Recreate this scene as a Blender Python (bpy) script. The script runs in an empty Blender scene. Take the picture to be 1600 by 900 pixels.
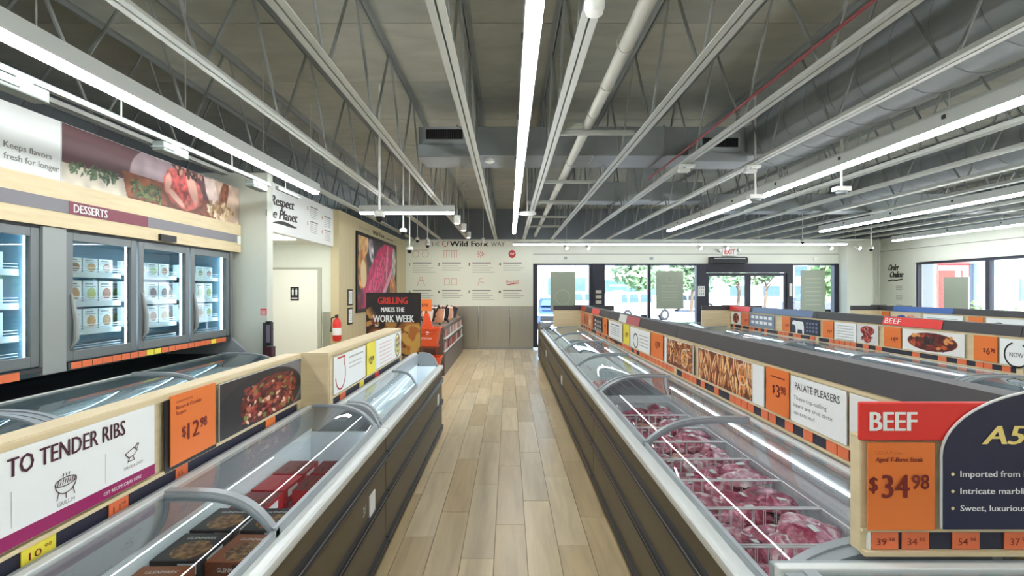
import bpy, bmesh, math, random
import numpy as np
from mathutils import Vector, Matrix

R = random.Random(7)
SC = bpy.context.scene
COL = SC.collection
PI = math.pi

# ------------------------------------------------------------------ camera, sky, sun, exposure
H = 1.65
cam_d = bpy.data.cameras.new('camera')
cam_d.sensor_width = 36.0
cam_d.lens = 18.0
cam_d.shift_x = 5 / 1600
cam_d.shift_y = 3 / 1600
cam_d.clip_start = 0.02
cam_d.clip_end = 400
cam = bpy.data.objects.new('camera', cam_d)
COL.objects.link(cam)
cam.location = (0, 0, H)
cam.rotation_euler = (PI / 2, 0, 0)
SC.camera = cam

world = bpy.data.worlds.new('sky')
SC.world = world
world.use_nodes = True
wn = world.node_tree
wn.nodes.clear()
w_out = wn.nodes.new('ShaderNodeOutputWorld')
w_bg = wn.nodes.new('ShaderNodeBackground')
w_sky = wn.nodes.new('ShaderNodeTexSky')
w_sky.sky_type = 'NISHITA'
w_sky.sun_disc = False
w_sky.sun_elevation = math.radians(52)
w_sky.sun_rotation = math.radians(160)
w_sky.air_density = 1.0
w_sky.dust_density = 2.0
w_bg.inputs['Strength'].default_value = 0.6
wn.links.new(w_sky.outputs[0], w_bg.inputs[0])
wn.links.new(w_bg.outputs[0], w_out.inputs[0])

sun_d = bpy.data.lights.new('sun', 'SUN')
sun_d.energy = 8.0
sun_d.angle = math.radians(0.6)
sun_d.color = (1.0, 0.96, 0.9)
sun = bpy.data.objects.new('sun', sun_d)
COL.objects.link(sun)
sun.rotation_euler = (math.radians(38), 0, math.radians(-12))   # shines from behind the shop towards +Y

SC.view_settings.view_transform = 'Standard'
SC.view_settings.look = 'None'
SC.view_settings.exposure = 1.2
SC.view_settings.gamma = 1.0
SC.view_settings.use_curve_mapping = False
SC.cycles.transparent_max_bounces = 32
SC.cycles.max_bounces = 8

STRIP = 17.0       # brightness of the linear lamps

# ------------------------------------------------------------------ materials
def s2l(c):
    return tuple((x / 255 / 12.92) if x / 255 <= 0.04045 else ((x / 255 + 0.055) / 1.055) ** 2.4 for x in c)
MATS = {}
def mat(name, col=(200, 200, 200), rough=0.5, metal=0.0, emit=0.0, noise=None, bump=None, coat=0.0, spec=0.5, alpha=None):
    if name in MATS: return MATS[name]
    m = bpy.data.materials.new(name); m.use_nodes = True
    nt = m.node_tree; b = nt.nodes['Principled BSDF']
    c = (*s2l(col), 1)
    b.inputs['Base Color'].default_value = c
    b.inputs['Roughness'].default_value = rough
    b.inputs['Metallic'].default_value = metal
    b.inputs['Coat Weight'].default_value = coat
    b.inputs['Specular IOR Level'].default_value = spec
    if emit:
        b.inputs['Emission Color'].default_value = c
        b.inputs['Emission Strength'].default_value = emit
    if noise:      # (colour2, scale vector, detail, low, high)
        c2, sc, lo, hi = noise
        tc = nt.nodes.new('ShaderNodeTexCoord'); mp = nt.nodes.new('ShaderNodeMapping')
        mp.inputs['Scale'].default_value = sc
        n = nt.nodes.new('ShaderNodeTexNoise'); n.inputs['Scale'].default_value = 1.0; n.inputs['Detail'].default_value = 5
        r = nt.nodes.new('ShaderNodeValToRGB')
        r.color_ramp.elements[0].position = lo; r.color_ramp.elements[1].position = hi
        r.color_ramp.elements[0].color = c; r.color_ramp.elements[1].color = (*s2l(c2), 1)
        nt.links.new(tc.outputs['Object'], mp.inputs[0]); nt.links.new(mp.outputs[0], n.inputs[0])
        nt.links.new(n.outputs[0], r.inputs[0]); nt.links.new(r.outputs[0], b.inputs['Base Color'])
        if bump:
            bp = nt.nodes.new('ShaderNodeBump'); bp.inputs['Strength'].default_value = bump; bp.inputs['Distance'].default_value = 0.01
            nt.links.new(n.outputs[0], bp.inputs['Height']); nt.links.new(bp.outputs[0], b.inputs['Normal'])
    MATS[name] = m
    return m
def glass_mat(name, tint=(255, 255, 255), base=0.04, power=1.0, rough=0.0):
    """clear sheet: see-through plus mirror-like reflection growing at grazing angles"""
    m = bpy.data.materials.new(name); m.use_nodes = True
    nt = m.node_tree; nt.nodes.clear()
    out = nt.nodes.new('ShaderNodeOutputMaterial'); mx = nt.nodes.new('ShaderNodeMixShader')
    tr = nt.nodes.new('ShaderNodeBsdfTransparent'); gl = nt.nodes.new('ShaderNodeBsdfGlossy')
    tr.inputs[0].default_value = (*s2l(tint), 1); gl.inputs['Roughness'].default_value = rough
    gl.inputs[0].default_value = (0.95, 0.98, 1, 1)
    fr = nt.nodes.new('ShaderNodeFresnel'); fr.inputs['IOR'].default_value = 1.35
    ml = nt.nodes.new('ShaderNodeMath'); ml.operation = 'MULTIPLY_ADD'; ml.use_clamp = True
    ml.inputs[1].default_value = power; ml.inputs[2].default_value = base
    nt.links.new(fr.outputs[0], ml.inputs[0]); nt.links.new(ml.outputs[0], mx.inputs[0])
    nt.links.new(tr.outputs[0], mx.inputs[1]); nt.links.new(gl.outputs[0], mx.inputs[2])
    nt.links.new(mx.outputs[0], out.inputs[0])
    MATS[name] = m
    return m
def vcol_mat(name, rough=0.45):
    m = bpy.data.materials.new(name); m.use_nodes = True
    nt = m.node_tree; b = nt.nodes['Principled BSDF']; b.inputs['Roughness'].default_value = rough
    a = nt.nodes.new('ShaderNodeAttribute'); a.attribute_name = 'print'
    nt.links.new(a.outputs['Color'], b.inputs['Base Color'])
    MATS[name] = m
    return m
def random_mat(name, cols, rough=0.5, coat=0.0, grain=None, bump=0.0, grain_amt=0.3):
    """base colour picked per object from a few colours, with optional grain"""
    m = bpy.data.materials.new(name); m.use_nodes = True
    nt = m.node_tree; b = nt.nodes['Principled BSDF']; b.inputs['Roughness'].default_value = rough
    b.inputs['Coat Weight'].default_value = coat; b.inputs['Coat Roughness'].default_value = 0.08
    oi = nt.nodes.new('ShaderNodeObjectInfo'); r = nt.nodes.new('ShaderNodeValToRGB')
    els = r.color_ramp.elements
    els[0].color = (*s2l(cols[0]), 1); els[1].color = (*s2l(cols[-1]), 1)
    for i, c in enumerate(cols[1:-1]):
        e = els.new((i + 1) / (len(cols) - 1)); e.color = (*s2l(c), 1)
    nt.links.new(oi.outputs['Random'], r.inputs[0])
    last = r.outputs[0]
    if grain:
        tc = nt.nodes.new('ShaderNodeTexCoord'); mp = nt.nodes.new('ShaderNodeMapping'); mp.inputs['Scale'].default_value = grain
        ad = nt.nodes.new('ShaderNodeVectorMath'); ad.operation = 'ADD'
        mu = nt.nodes.new('ShaderNodeMath'); mu.operation = 'MULTIPLY'; mu.inputs[1].default_value = 57.0
        nt.links.new(oi.outputs['Random'], mu.inputs[0])
        nt.links.new(tc.outputs['Object'], mp.inputs[0]); nt.links.new(mp.outputs[0], ad.inputs[0]); nt.links.new(mu.outputs[0], ad.inputs[1])
        n = nt.nodes.new('ShaderNodeTexNoise'); n.inputs['Scale'].default_value = 1; n.inputs['Detail'].default_value = 6
        n.inputs['Distortion'].default_value = 0.6
        nt.links.new(ad.outputs[0], n.inputs[0])
        mr = nt.nodes.new('ShaderNodeMapRange'); mr.inputs['From Min'].default_value = 0.3; mr.inputs['From Max'].default_value = 0.7
        mr.inputs['To Min'].default_value = 1 - grain_amt; mr.inputs['To Max'].default_value = 1 + grain_amt * 0.4
        nt.links.new(n.outputs[0], mr.inputs[0])
        vm = nt.nodes.new('ShaderNodeVectorMath'); vm.operation = 'SCALE'
        nt.links.new(last, vm.inputs[0]); nt.links.new(mr.outputs[0], vm.inputs['Scale']); last = vm.outputs[0]
        if bump:
            bp = nt.nodes.new('ShaderNodeBump'); bp.inputs['Strength'].default_value = bump; bp.inputs['Distance'].default_value = 0.01
            nt.links.new(n.outputs[0], bp.inputs['Height']); nt.links.new(bp.outputs[0], b.inputs['Normal'])
    nt.links.new(last, b.inputs['Base Color'])
    MATS[name] = m
    return m

WHITE = mat('white_wall_paint', (226, 230, 218), 0.7, noise=((216, 221, 208), (1.2, 1.2, 1.2), 0.3, 0.8))
UPPER = mat('grey_upper_paint', (122, 130, 138), 0.85)
DECK = random_mat('grey_deck_board', [(176, 177, 164), (168, 170, 160), (182, 182, 168)], 0.9, grain=(2.5, 5, 2), grain_amt=0.14)
STEEL = mat('pale_grey_steel_paint', (194, 198, 190), 0.5)
CHAN = mat('strut_channel_paint', (170, 173, 164), 0.6)
WEB = mat('web_steel_paint', (146, 151, 148), 0.6)
DUCT = mat('duct_paint', (156, 163, 166), 0.55, noise=((145, 152, 155), (3, 3, 3), 0.3, 0.7))
PIPE = mat('pipe_paint', (190, 190, 178), 0.5)
REDP = mat('red_pipe_paint', (150, 60, 62), 0.5)
BLACK = mat('black_plastic', (18, 18, 20), 0.45)
DGREY = mat('dark_grey_plastic', (58, 60, 64), 0.5)
GREY = mat('grey_plastic', (152, 160, 164), 0.4)
LGREY = mat('light_grey_plastic', (212, 217, 214), 0.35)
WPLAST = mat('white_plastic', (232, 234, 228), 0.4)
CHROME = mat('brushed_metal', (175, 178, 180), 0.3, 1.0)
STAIN = mat('stainless_panel', (196, 194, 184), 0.3, 1.0, noise=((188, 186, 177), (6, 6, 0.6), 0.3, 0.7))
BROWN = mat('brown_freezer_front', (84, 74, 52), 0.42)
BUMP = mat('bumper_rubber', (34, 35, 38), 0.3)
LINER = mat('freezer_liner', (228, 238, 242), 0.4)
WOODV = mat('pale_wood_laminate', (222, 206, 168), 0.5, noise=((210, 192, 152), (3, 3, 30), 0.3, 0.7))
WOODW = mat('wood_wall_laminate', (206, 194, 156), 0.5, noise=((194, 181, 142), (2, 25, 1), 0.3, 0.7))
BAND = mat('charcoal_band', (62, 60, 62), 0.55)
NAVY = mat('navy_print', (38, 40, 58), 0.5)
ORANGE = mat('orange_print', (230, 122, 52), 0.5)
ORANGE2 = mat('orange_tag_print', (224, 116, 72), 0.5)
YELLOW = mat('yellow_print', (236, 222, 72), 0.5)
RED = mat('red_print', (224, 52, 46), 0.45)
DRED = mat('dark_red_ink', (120, 30, 24), 0.5)
MAGENTA = mat('magenta_print', (150, 20, 92), 0.5)
PLUM = mat('plum_print', (128, 62, 76), 0.5)
INK = mat('black_ink', (28, 22, 24), 0.6)
GINK = mat('grey_ink', (140, 140, 138), 0.6)
LINK = mat('pale_grey_ink', (182, 184, 178), 0.6)
RINK = mat('faint_red_ink', (206, 150, 138), 0.6)
RINK2 = mat('red_ink', (190, 62, 56), 0.6)
CREAMINK = mat('cream_ink', (238, 220, 160), 0.5)
CARD = mat('white_card', (236, 240, 238), 0.5)
BGREY = mat('fascia_grey_band', (128, 126, 132), 0.5)
WIRE = mat('white_wire', (236, 232, 232), 0.4)
GLASS = glass_mat('clear_glass', (250, 253, 252), 0.02, 1.0)
LIDGL = glass_mat('lid_glass', (244, 250, 248), 0.03, 1.0)
DOORGL = glass_mat('door_glass', (236, 246, 246), 0.03, 1.0)
WINGL = glass_mat('window_glass', (240, 248, 248), 0.01, 0.8)
PRINT = vcol_mat('flat_print')
LAMP = mat('lamp_diffuser', (250, 252, 255), 0.5, emit=STRIP)
LAMP2 = mat('soft_lamp_diffuser', (250, 252, 255), 0.5, emit=7.0)
LEDI = mat('cooler_led', (235, 246, 255), 0.5, emit=4.5)
TRACKP = mat('track_paint', (108, 116, 110), 0.5)
LAMPW = mat('spot_lamp_glow', (255, 250, 240), 0.5, emit=6.0)
LED = mat('case_led', (200, 232, 255), 0.5, emit=9.0)
FRAME = mat('dark_window_frame', (44, 46, 62), 0.4)
FILM = mat('frosted_window_film', (166, 176, 160), 0.7)

# ------------------------------------------------------------------ mesh building
class MB:
    def __init__(s): s.v = []; s.f = []; s.m = []
    def add(s, vs, fs, mi=0):
        n = len(s.v); s.v += [tuple(v) for v in vs]
        for f in fs: s.f.append([n + i for i in f]); s.m.append(mi)
        return s
    def box(s, x0, x1, y0, y1, z0, z1, mi=0):
        x0, x1 = min(x0, x1), max(x0, x1); y0, y1 = min(y0, y1), max(y0, y1); z0, z1 = min(z0, z1), max(z0, z1)
        return s.add([(x0, y0, z0), (x1, y0, z0), (x1, y1, z0), (x0, y1, z0), (x0, y0, z1), (x1, y0, z1), (x1, y1, z1), (x0, y1, z1)],
              [(0, 3, 2, 1), (4, 5, 6, 7), (0, 1, 5, 4), (1, 2, 6, 5), (2, 3, 7, 6), (3, 0, 4, 7)], mi)
    def quad(s, a, b, c, d, mi=0): return s.add([a, b, c, d], [(0, 1, 2, 3)], mi)
    def prism(s, poly, f0, f1, mi=0):
        """poly: 2-D points; f0, f1 map a 2-D point to the two end sections"""
        n = len(poly)
        vs = [f0(p) for p in poly] + [f1(p) for p in poly]
        fs = [[i, (i + 1) % n, n + (i + 1) % n, n + i] for i in range(n)] + [list(range(n))[::-1], list(range(n, 2 * n))]
        return s.add(vs, fs, mi)
    def tube(s, pts, r, n=8, mi=0, caps=True, closed=False):
        pts = [Vector(p) for p in pts]; k = len(pts); rings = []
        for i, p in enumerate(pts):
            if closed: d = pts[(i + 1) % k] - pts[i - 1]
            else: d = pts[min(i + 1, k - 1)] - pts[max(i - 1, 0)]
            d.normalize()
            up = Vector((0, 0, 1)) if abs(d.z) < 0.95 else Vector((1, 0, 0))
            a = d.cross(up).normalized(); b = d.cross(a).normalized()
            rr = r[i] if isinstance(r, (list, tuple)) else r
            rings.append([p + a * (rr * math.cos(2 * PI * j / n)) + b * (rr * math.sin(2 * PI * j / n)) for j in range(n)])
        vs = [q for ring in rings for q in ring]; fs = []
        for i in range(k if closed else k - 1):
            i2 = (i + 1) % k
            for j in range(n):
                j2 = (j + 1) % n
                fs.append([i * n + j, i * n + j2, i2 * n + j2, i2 * n + j])
        if caps and not closed:
            fs.append(list(range(n))[::-1]); fs.append([(k - 1) * n + j for j in range(n)])
        return s.add(vs, fs, mi)
    def lathe(s, prof, c, n=16, mi=0, axis='z'):
        """prof: (radius, height) list"""
        vs = []
        for (r, h) in prof:
            for j in range(n):
                a = 2 * PI * j / n
                q = (r * math.cos(a), r * math.sin(a), h)
                if axis == 'y': q = (q[0], q[2], q[1])
                if axis == 'x': q = (q[2], q[0], q[1])
                vs.append((c[0] + q[0], c[1] + q[1], c[2] + q[2]))
        fs = []
        for i in range(len(prof) - 1):
            for j in range(n):
                j2 = (j + 1) % n
                fs.append([i * n + j, i * n + j2, (i + 1) * n + j2, (i + 1) * n + j])
        fs.append(list(range(n))[::-1]); fs.append([(len(prof) - 1) * n + j for j in range(n)])
        return s.add(vs, fs, mi)
    def grid(s, P, nu, nv, mi=0):
        vs = [P(i / nu, j / nv) for j in range(nv + 1) for i in range(nu + 1)]
        fs = [[j * (nu + 1) + i, j * (nu + 1) + i + 1, (j + 1) * (nu + 1) + i + 1, (j + 1) * (nu + 1) + i] for j in range(nv) for i in range(nu)]
        return s.add(vs, fs, mi)
    def build(s, name, mats, parent=None, smooth=False, bevel=0, fix=True, solid=0):
        if not isinstance(mats, (list, tuple)): mats = [mats]
        o0 = ORG.get(parent.name, (0, 0, 0)) if parent else (0, 0, 0)
        me = bpy.data.meshes.new(name)
        me.from_pydata([(v[0] - o0[0], v[1] - o0[1], v[2] - o0[2]) for v in s.v], [], s.f)
        for m in mats: me.materials.append(m)
        me.polygons.foreach_set('material_index', s.m)
        if fix:
            bm = bmesh.new(); bm.from_mesh(me); bmesh.ops.recalc_face_normals(bm, faces=bm.faces); bm.to_mesh(me); bm.free()
        if smooth:
            me.polygons.foreach_set('use_smooth', [True] * len(me.polygons))
        me.update()
        o = bpy.data.objects.new(name, me); COL.objects.link(o)
        if parent: o.parent = parent; ORG[o.name] = o0
        else: ORG[o.name] = (0, 0, 0)
        if bevel:
            b = o.modifiers.new('bevel', 'BEVEL'); b.width = bevel; b.segments = 2; b.limit_method = 'ANGLE'
        if smooth:
            try:
                me.set_sharp_from_angle(angle=math.radians(40))
            except Exception: pass
        if solid:
            sm = o.modifiers.new('thick', 'SOLIDIFY'); sm.thickness = solid; sm.offset = 0
        return o
ORG = {}
def tag(o, label=None, cat=None, group=None, kind=None):
    if label: o['label'] = label
    if cat: o['category'] = cat
    if group: o['group'] = group
    if kind: o['kind'] = kind
    return o
def thing(name, loc, label, cat, group=None):
    o = bpy.data.objects.new(name, None); COL.objects.link(o); o.location = loc
    o.empty_display_size = 0.1
    ORG[o.name] = tuple(loc)
    return tag(o, label, cat, group)
def copy_tree(o, parent=None):
    c = o.copy(); COL.objects.link(c)
    if parent: c.parent = parent
    ORG[c.name] = ORG.get(o.name, (0, 0, 0))
    for ch in o.children: copy_tree(ch, c)
    return c

W1 = ['first', 'second', 'third', 'fourth', 'fifth', 'sixth', 'seventh', 'eighth', 'ninth', 'tenth', 'eleventh', 'twelfth', 'thirteenth', 'fourteenth', 'fifteenth', 'sixteenth', 'seventeenth', 'eighteenth', 'nineteenth', 'twentieth']
def ordw(i):
    if i < 20: return W1[i]
    t = {2: 'twenty', 3: 'thirty', 4: 'forty'}[(i + 1) // 10]; u = (i + 1) % 10
    return t[:-1] + 'ieth' if u == 0 else t + '-' + W1[u - 1]
# ------------------------------------------------------------------ lettering and flat prints
class Face:
    """a flat upright face: at(c, z, d) = world point, c the world coordinate along it, d the distance out of it"""
    def __init__(s, kind, pos):
        s.k = kind; s.p = pos
        s.U = {'right': Vector((0, -1, 0)), 'left': Vector((0, 1, 0)), 'front': Vector((1, 0, 0))}[kind]
    def at(s, c, z, d=0):
        if s.k == 'right': return Vector((s.p - d, c, z))      # faces -X
        if s.k == 'left': return Vector((s.p + d, c, z))       # faces +X
        return Vector((c, s.p - d, z))                          # faces the camera (-Y)
    def lr(s, c0, c1):
        a, b = min(c0, c1), max(c0, c1)
        return (b, a) if s.k == 'right' else (a, b)
_txt = {}
def text_geo(body):
    if body not in _txt:
        cu = bpy.data.curves.new('t', 'FONT'); cu.body = body; cu.size = 1; cu.resolution_u = 2; cu.fill_mode = 'FRONT'
        ob = bpy.data.objects.new('t', cu)
        me = bpy.data.meshes.new_from_object(ob)
        vs = [tuple(v.co) for v in me.vertices]; fs = [list(p.vertices) for p in me.polygons]
        bpy.data.objects.remove(ob); bpy.data.meshes.remove(me); bpy.data.curves.remove(cu)
        _txt[body] = (vs, fs)
    return _txt[body]
def text(body, parent, face, c, z, size, m, width=None, d=0.002, align='C', shear=0, bold=0, rot=0, name='lettering', zc=False):
    """size: cap height; c, z: baseline point along the face"""
    vs, fs = text_geo(body)
    if not vs: return None
    x0 = min(v[0] for v in vs); x1 = max(v[0] for v in vs)
    sy = size / 0.70; sx = sy if width is None else width / (x1 - x0)
    off = {'C': (x0 + x1) / 2, 'L': x0, 'R': x1}[align]
    mb = MB(); cr, sr = math.cos(rot), math.sin(rot)
    o = face.at(c, z, d); n = face.at(c, z, d + 1) - o
    for k in range(1 + (2 if bold else 0)):
        bx = (0, bold, -bold)[k]
        q = []
        for v in vs:
            a = (v[0] - off) * sx + shear * v[1] * sy + bx; b = v[1] * sy
            a, b = a * cr - b * sr, a * sr + b * cr
            q.append(o + face.U * a + Vector((0, 0, b)) + n * (0.0002 * k))
        mb.add(q, fs)
    return mb.build(name, m, parent, fix=False)
def bars(parent, face, items, m, d=0.0015, name='text_line'):
    """small unreadable lines of print: (c0, c1, z, height)"""
    mb = MB()
    for (c0, c1, z, h) in items:
        l, r = face.lr(c0, c1)
        mb.quad(face.at(l, z, d), face.at(r, z, d), face.at(r, z + h, d), face.at(l, z + h, d))
    return mb.build(name, m, parent, fix=False)
def stroke(parent, face, pts, r, m, d=0.0015, closed=False, name='line_drawing'):
    """flat drawn line through (c, z) points; pts may be a list of several lines"""
    mb = MB()
    lines = pts if isinstance(pts[0], list) else [pts]
    for L in lines:
        P = [Vector((p[0], p[1])) for p in L]; n = len(P)
        rng = range(n if closed else n - 1)
        for i in rng:
            a, b = P[i], P[(i + 1) % n]; t = (b - a)
            if t.length < 1e-6: continue
            t.normalize(); q = Vector((-t.y, t.x)) * r; a = a - t * r * 0.5; b = b + t * r * 0.5
            mb.quad(face.at(*(a + q), d), face.at(*(b + q), d), face.at(*(b - q), d), face.at(*(a - q), d))
    return mb.build(name, m, parent, fix=False)
def disc(parent, face, c, z, rx, rz, m, d=0.0015, name='round_print', n=24):
    mb = MB(); mb.add([face.at(c + rx * math.cos(2 * PI * i / n), z + rz * math.sin(2 * PI * i / n), d) for i in range(n)], [list(range(n))])
    return mb.build(name, m, parent, fix=False)
def arc_pts(c, z, rx, rz, a0, a1, n=16):
    return [(c + rx * math.cos(math.radians(a0 + (a1 - a0) * i / n)), z + rz * math.sin(math.radians(a0 + (a1 - a0) * i / n))) for i in range(n + 1)]
def plate(face, c0, c1, z0, z1, th, m, name, parent=None, d=0.0, bevel=0):
    a = face.at(c0, z0, d); b = face.at(c1, z1, d + th)
    mb = MB(); mb.box(a.x, b.x, a.y, b.y, a.z, b.z)
    return mb.build(name, m, parent, bevel=bevel)

def vnoise(w, h, cx, cy, seed):
    g = np.random.RandomState(seed).rand(int(cy) + 2, int(cx) + 2)
    x = np.linspace(0, cx, w, endpoint=False); y = np.linspace(0, cy, h, endpoint=False)
    xi = x.astype(int); yi = y.astype(int); xf = x - xi; yf = y - yi
    xf = xf * xf * (3 - 2 * xf); yf = (yf * yf * (3 - 2 * yf))[:, None]
    a = g[yi][:, xi]; b = g[yi][:, xi + 1]; c = g[yi + 1][:, xi]; e = g[yi + 1][:, xi + 1]
    return (a * (1 - xf) + b * xf) * (1 - yf) + (c * (1 - xf) + e * xf) * yf
class Cv:
    def __init__(s, w, h, col, asp=None):
        s.w = w; s.h = h; s.a = np.ones((h, w, 3)) * (np.array(col) / 255.0)
        s.asp = asp or w / h
        s.X, s.Y = np.meshgrid(np.linspace(0, s.asp, w), np.linspace(0, 1, h))
        s.k = 0
    def blend(s, m, col, vary=0, cells=12):
        col = np.array(col) / 255.0
        c = np.ones_like(s.a) * col
        if vary:
            s.k += 1
            n = vnoise(s.w, s.h, cells * s.asp, cells, s.k * 13 + 5)[..., None] * 2 - 1
            c = np.clip(c * (1 + vary * n), 0, 1)
        m = np.clip(m, 0, 1)[..., None]; s.a = s.a * (1 - m) + c * m
        return s
    def ell(s, cx, cy, rx, ry, col, rot=0, soft=0.06, vary=0, cells=12, wob=0):
        c, q = math.cos(math.radians(rot)), math.sin(math.radians(rot))
        dx = s.X - cx; dy = s.Y - cy
        u = (dx * c + dy * q) / rx; v = (-dx * q + dy * c) / ry
        d = np.sqrt(u * u + v * v)
        if wob:
            s.k += 1; d = d + wob * (vnoise(s.w, s.h, 8 * s.asp, 8, s.k * 7) - 0.5)
        return s.blend((1 - d) / soft + 0.5, col, vary, cells)
    def poly(s, pts, col, vary=0, cells=12):
        inside = np.zeros(s.X.shape, bool); n = len(pts)
        for i in range(n):
            x0, y0 = pts[i]; x1, y1 = pts[(i + 1) % n]
            if y0 == y1: continue
            hit = ((y0 > s.Y) != (y1 > s.Y)) & (s.X < (x1 - x0) * (s.Y - y0) / (y1 - y0) + x0)
            inside ^= hit
        return s.blend(inside.astype(float), col, vary, cells)
    def speck(s, n, x0, x1, y0, y1, r0, r1, cols, seed=1, stretch=1.5):
        g = random.Random(seed)
        for _ in range(n):
            s.ell(g.uniform(x0, x1), g.uniform(y0, y1), g.uniform(r0, r1) * stretch, g.uniform(r0, r1), g.choice(cols), g.uniform(0, 180), 0.3)
        return s
    def noise(s, amp, cx, cy, seed=3):
        n = vnoise(s.w, s.h, cx, cy, seed)[..., None] * 2 - 1
        s.a = np.clip(s.a * (1 + amp * n), 0, 1); return s
def picture(face, c0, c1, z0, z1, cv, parent, name='picture', d=0.002, clip=None):
    l, r = face.lr(c0, c1); w, h = cv.w, cv.h
    xs = np.linspace(l, r, w); zs = np.linspace(z0, z1, h)
    P = [face.at(x, z, d) for z in zs for x in xs]
    fs = [[j * w + i, j * w + i + 1, (j + 1) * w + i + 1, (j + 1) * w + i] for j in range(h - 1) for i in range(w - 1)]
    if clip is not None:
        fs = [f for f in fs if clip((f[0] % w + .5) / w, (f[0] // w + .5) / h)]
    o = MB().add(P, fs).build(name, PRINT, parent, fix=False)
    a = o.data.color_attributes.new('print', 'FLOAT_COLOR', 'POINT')
    s = cv.a.reshape(-1, 3); lin = np.where(s <= 0.04045, s / 12.92, ((s + 0.055) / 1.055) ** 2.4)
    a.data.foreach_set('color', np.concatenate([lin, np.ones((len(lin), 1))], 1).astype(np.float32).ravel())
    return o

# ================================================================== THE SETTING
XL, XR, YB, YF = -5.0, 10.3, 14.2, -3.0
ZW, ZD = 3.03, 3.90
def struct(mb, name, m, parent=None, **kw):
    o = mb.build(name, m, parent, **kw); o['kind'] = 'structure'; return o

# floor: slab with loose-laid wood-look planks
floor = struct(MB().box(XL - .3, XR + .3, YF - .3, YB + .2, -0.2, -0.006), 'floor', mat('grout', (84, 72, 56), 0.9))
PLANK = random_mat('wood_look_plank', [(182, 162, 124), (196, 176, 138), (206, 188, 152), (190, 174, 142), (174, 152, 114), (200, 186, 156)], 0.32, grain=(14, 1.3, 1), bump=0.05, grain_amt=0.2)
PW, PL = 0.2035, 1.2
pm = None
PX0 = -0.905
lay = [0.55, 0.15, 0.83, 0.38, 0.0, 0.66, 0.24, 0.9, 0.47]
for i in range(9):
    y = -1.2 - lay[i] * PL
    while y < YB - 0.05:
        y1 = min(y + PL, YB)
        if pm is None or abs(y1 - y - PL) > 1e-6:
            o = MB().box(0.0018, PW - 0.0018, 0.0018, y1 - y - 0.0018, -0.006, 0).build('plank', PLANK, floor)
            if pm is None: pm = o
        else:
            o = pm.copy(); COL.objects.link(o)
        o.location = (PX0 + i * PW, y, 0)
        y += PL
mb = MB()
R2 = random.Random(3)
def plank_field(x0, x1):
    x = x0
    while x < x1 - 0.01:
        xe = min(x + PW, x1); y = YF - R2.random() * PL
        while y < YB:
            mb.box(x + .0018, xe - .0018, max(y, YF) + .0018, min(y + PL, YB) - .0018, -0.006, 0); y += PL
        x += PW
plank_field(PX0 + 9 * PW, XR); plank_field(PX0 - 20 * PW, PX0)
o = mb.build('plank', mat('wood_look_plank_far', (194, 176, 140), 0.4, noise=((178, 158, 122), (9, 1, 1), 0.3, 0.7)), floor); o['kind'] = 'stuff'

# roof deck above the joists
ceil = struct(MB().box(XL - .3, XR + .3, YF - .3, YB + .3, ZD + 0.03, ZD + 0.25), 'ceiling', mat('deck_joint', (70, 70, 66), 0.9))
JS, JO = 0.7735, 0.415
pm = None; row = 0
y = YF
while y < YB:
    for n in range(-7, 13):
        x = JO + n * JS
        if x > XR: break
        if pm is None:
            o = pm = MB().box(0.004, JS - 0.004, 0.004, 1.216, 0, 0.028).build('ceiling_panel', DECK, ceil)
        else: o = pm.copy(); COL.objects.link(o)
        o.location = (x, y, ZD)
    y += 1.22

# walls
WUP = YB + 0.2
mb = MB()
mb.box(-2.96, 0.675, YB, WUP, 0, ZW); mb.box(0.675, 9.23, YB, WUP, 2.38, ZW); mb.box(9.23, XR + .2, YB, WUP, 0, ZW)
mb.box(9.15, 9.85, YB - 0.35, YB, 0, ZW)
wall_back = struct(mb, 'wall_back', WHITE)
struct(MB().box(XL - .2, XR + .2, YB + 0.02, WUP, ZW, ZD + .03), 'wall_back_upper', UPPER)
struct(MB().box(-2.96, XR, YB - 0.03, YB + 0.02, ZW - 0.03, ZW + 0.02), 'trim_1', mat('ledge_paint', (205, 209, 200), 0.6))
struct(MB().box(0.675, 9.15, YB - 0.004, YB, 2.635, 2.65), 'trim_2', GINK)
# right wall with openings
mb = MB()
mb.box(XR, XR + .2, YF, YB, 0, 0.42); mb.box(XR, XR + .2, YF, YB, 2.35, ZW)
mb.box(XR, XR + .2, 12.98, YB, 0.42, 2.35); mb.box(XR, XR + .2, YF, 5.3, 0.42, 2.35)
wall_right = struct(mb, 'wall_right', WHITE)
struct(MB().box(XR, XR + .2, YF, YB + .2, ZW, ZD + .03), 'wall_right_upper', UPPER)
struct(MB().box(XR - .004, XR, YF, YB, 2.70, 2.715), 'trim_3', GINK)
struct(MB().box(XR - .05, XR, YF, YB, ZW - .03, ZW + .02), 'trim_4', MATS['ledge_paint'])
struct(MB().box(XL - .2, XL, YF, YB + .2, 0, ZD + .03), 'wall_left', mat('grey_wall_paint', (120, 126, 130), 0.8))
struct(MB().box(XL - .2, XR + .2, YF - .2, YF, 0, ZD + .03), 'wall_front', WHITE)
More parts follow.
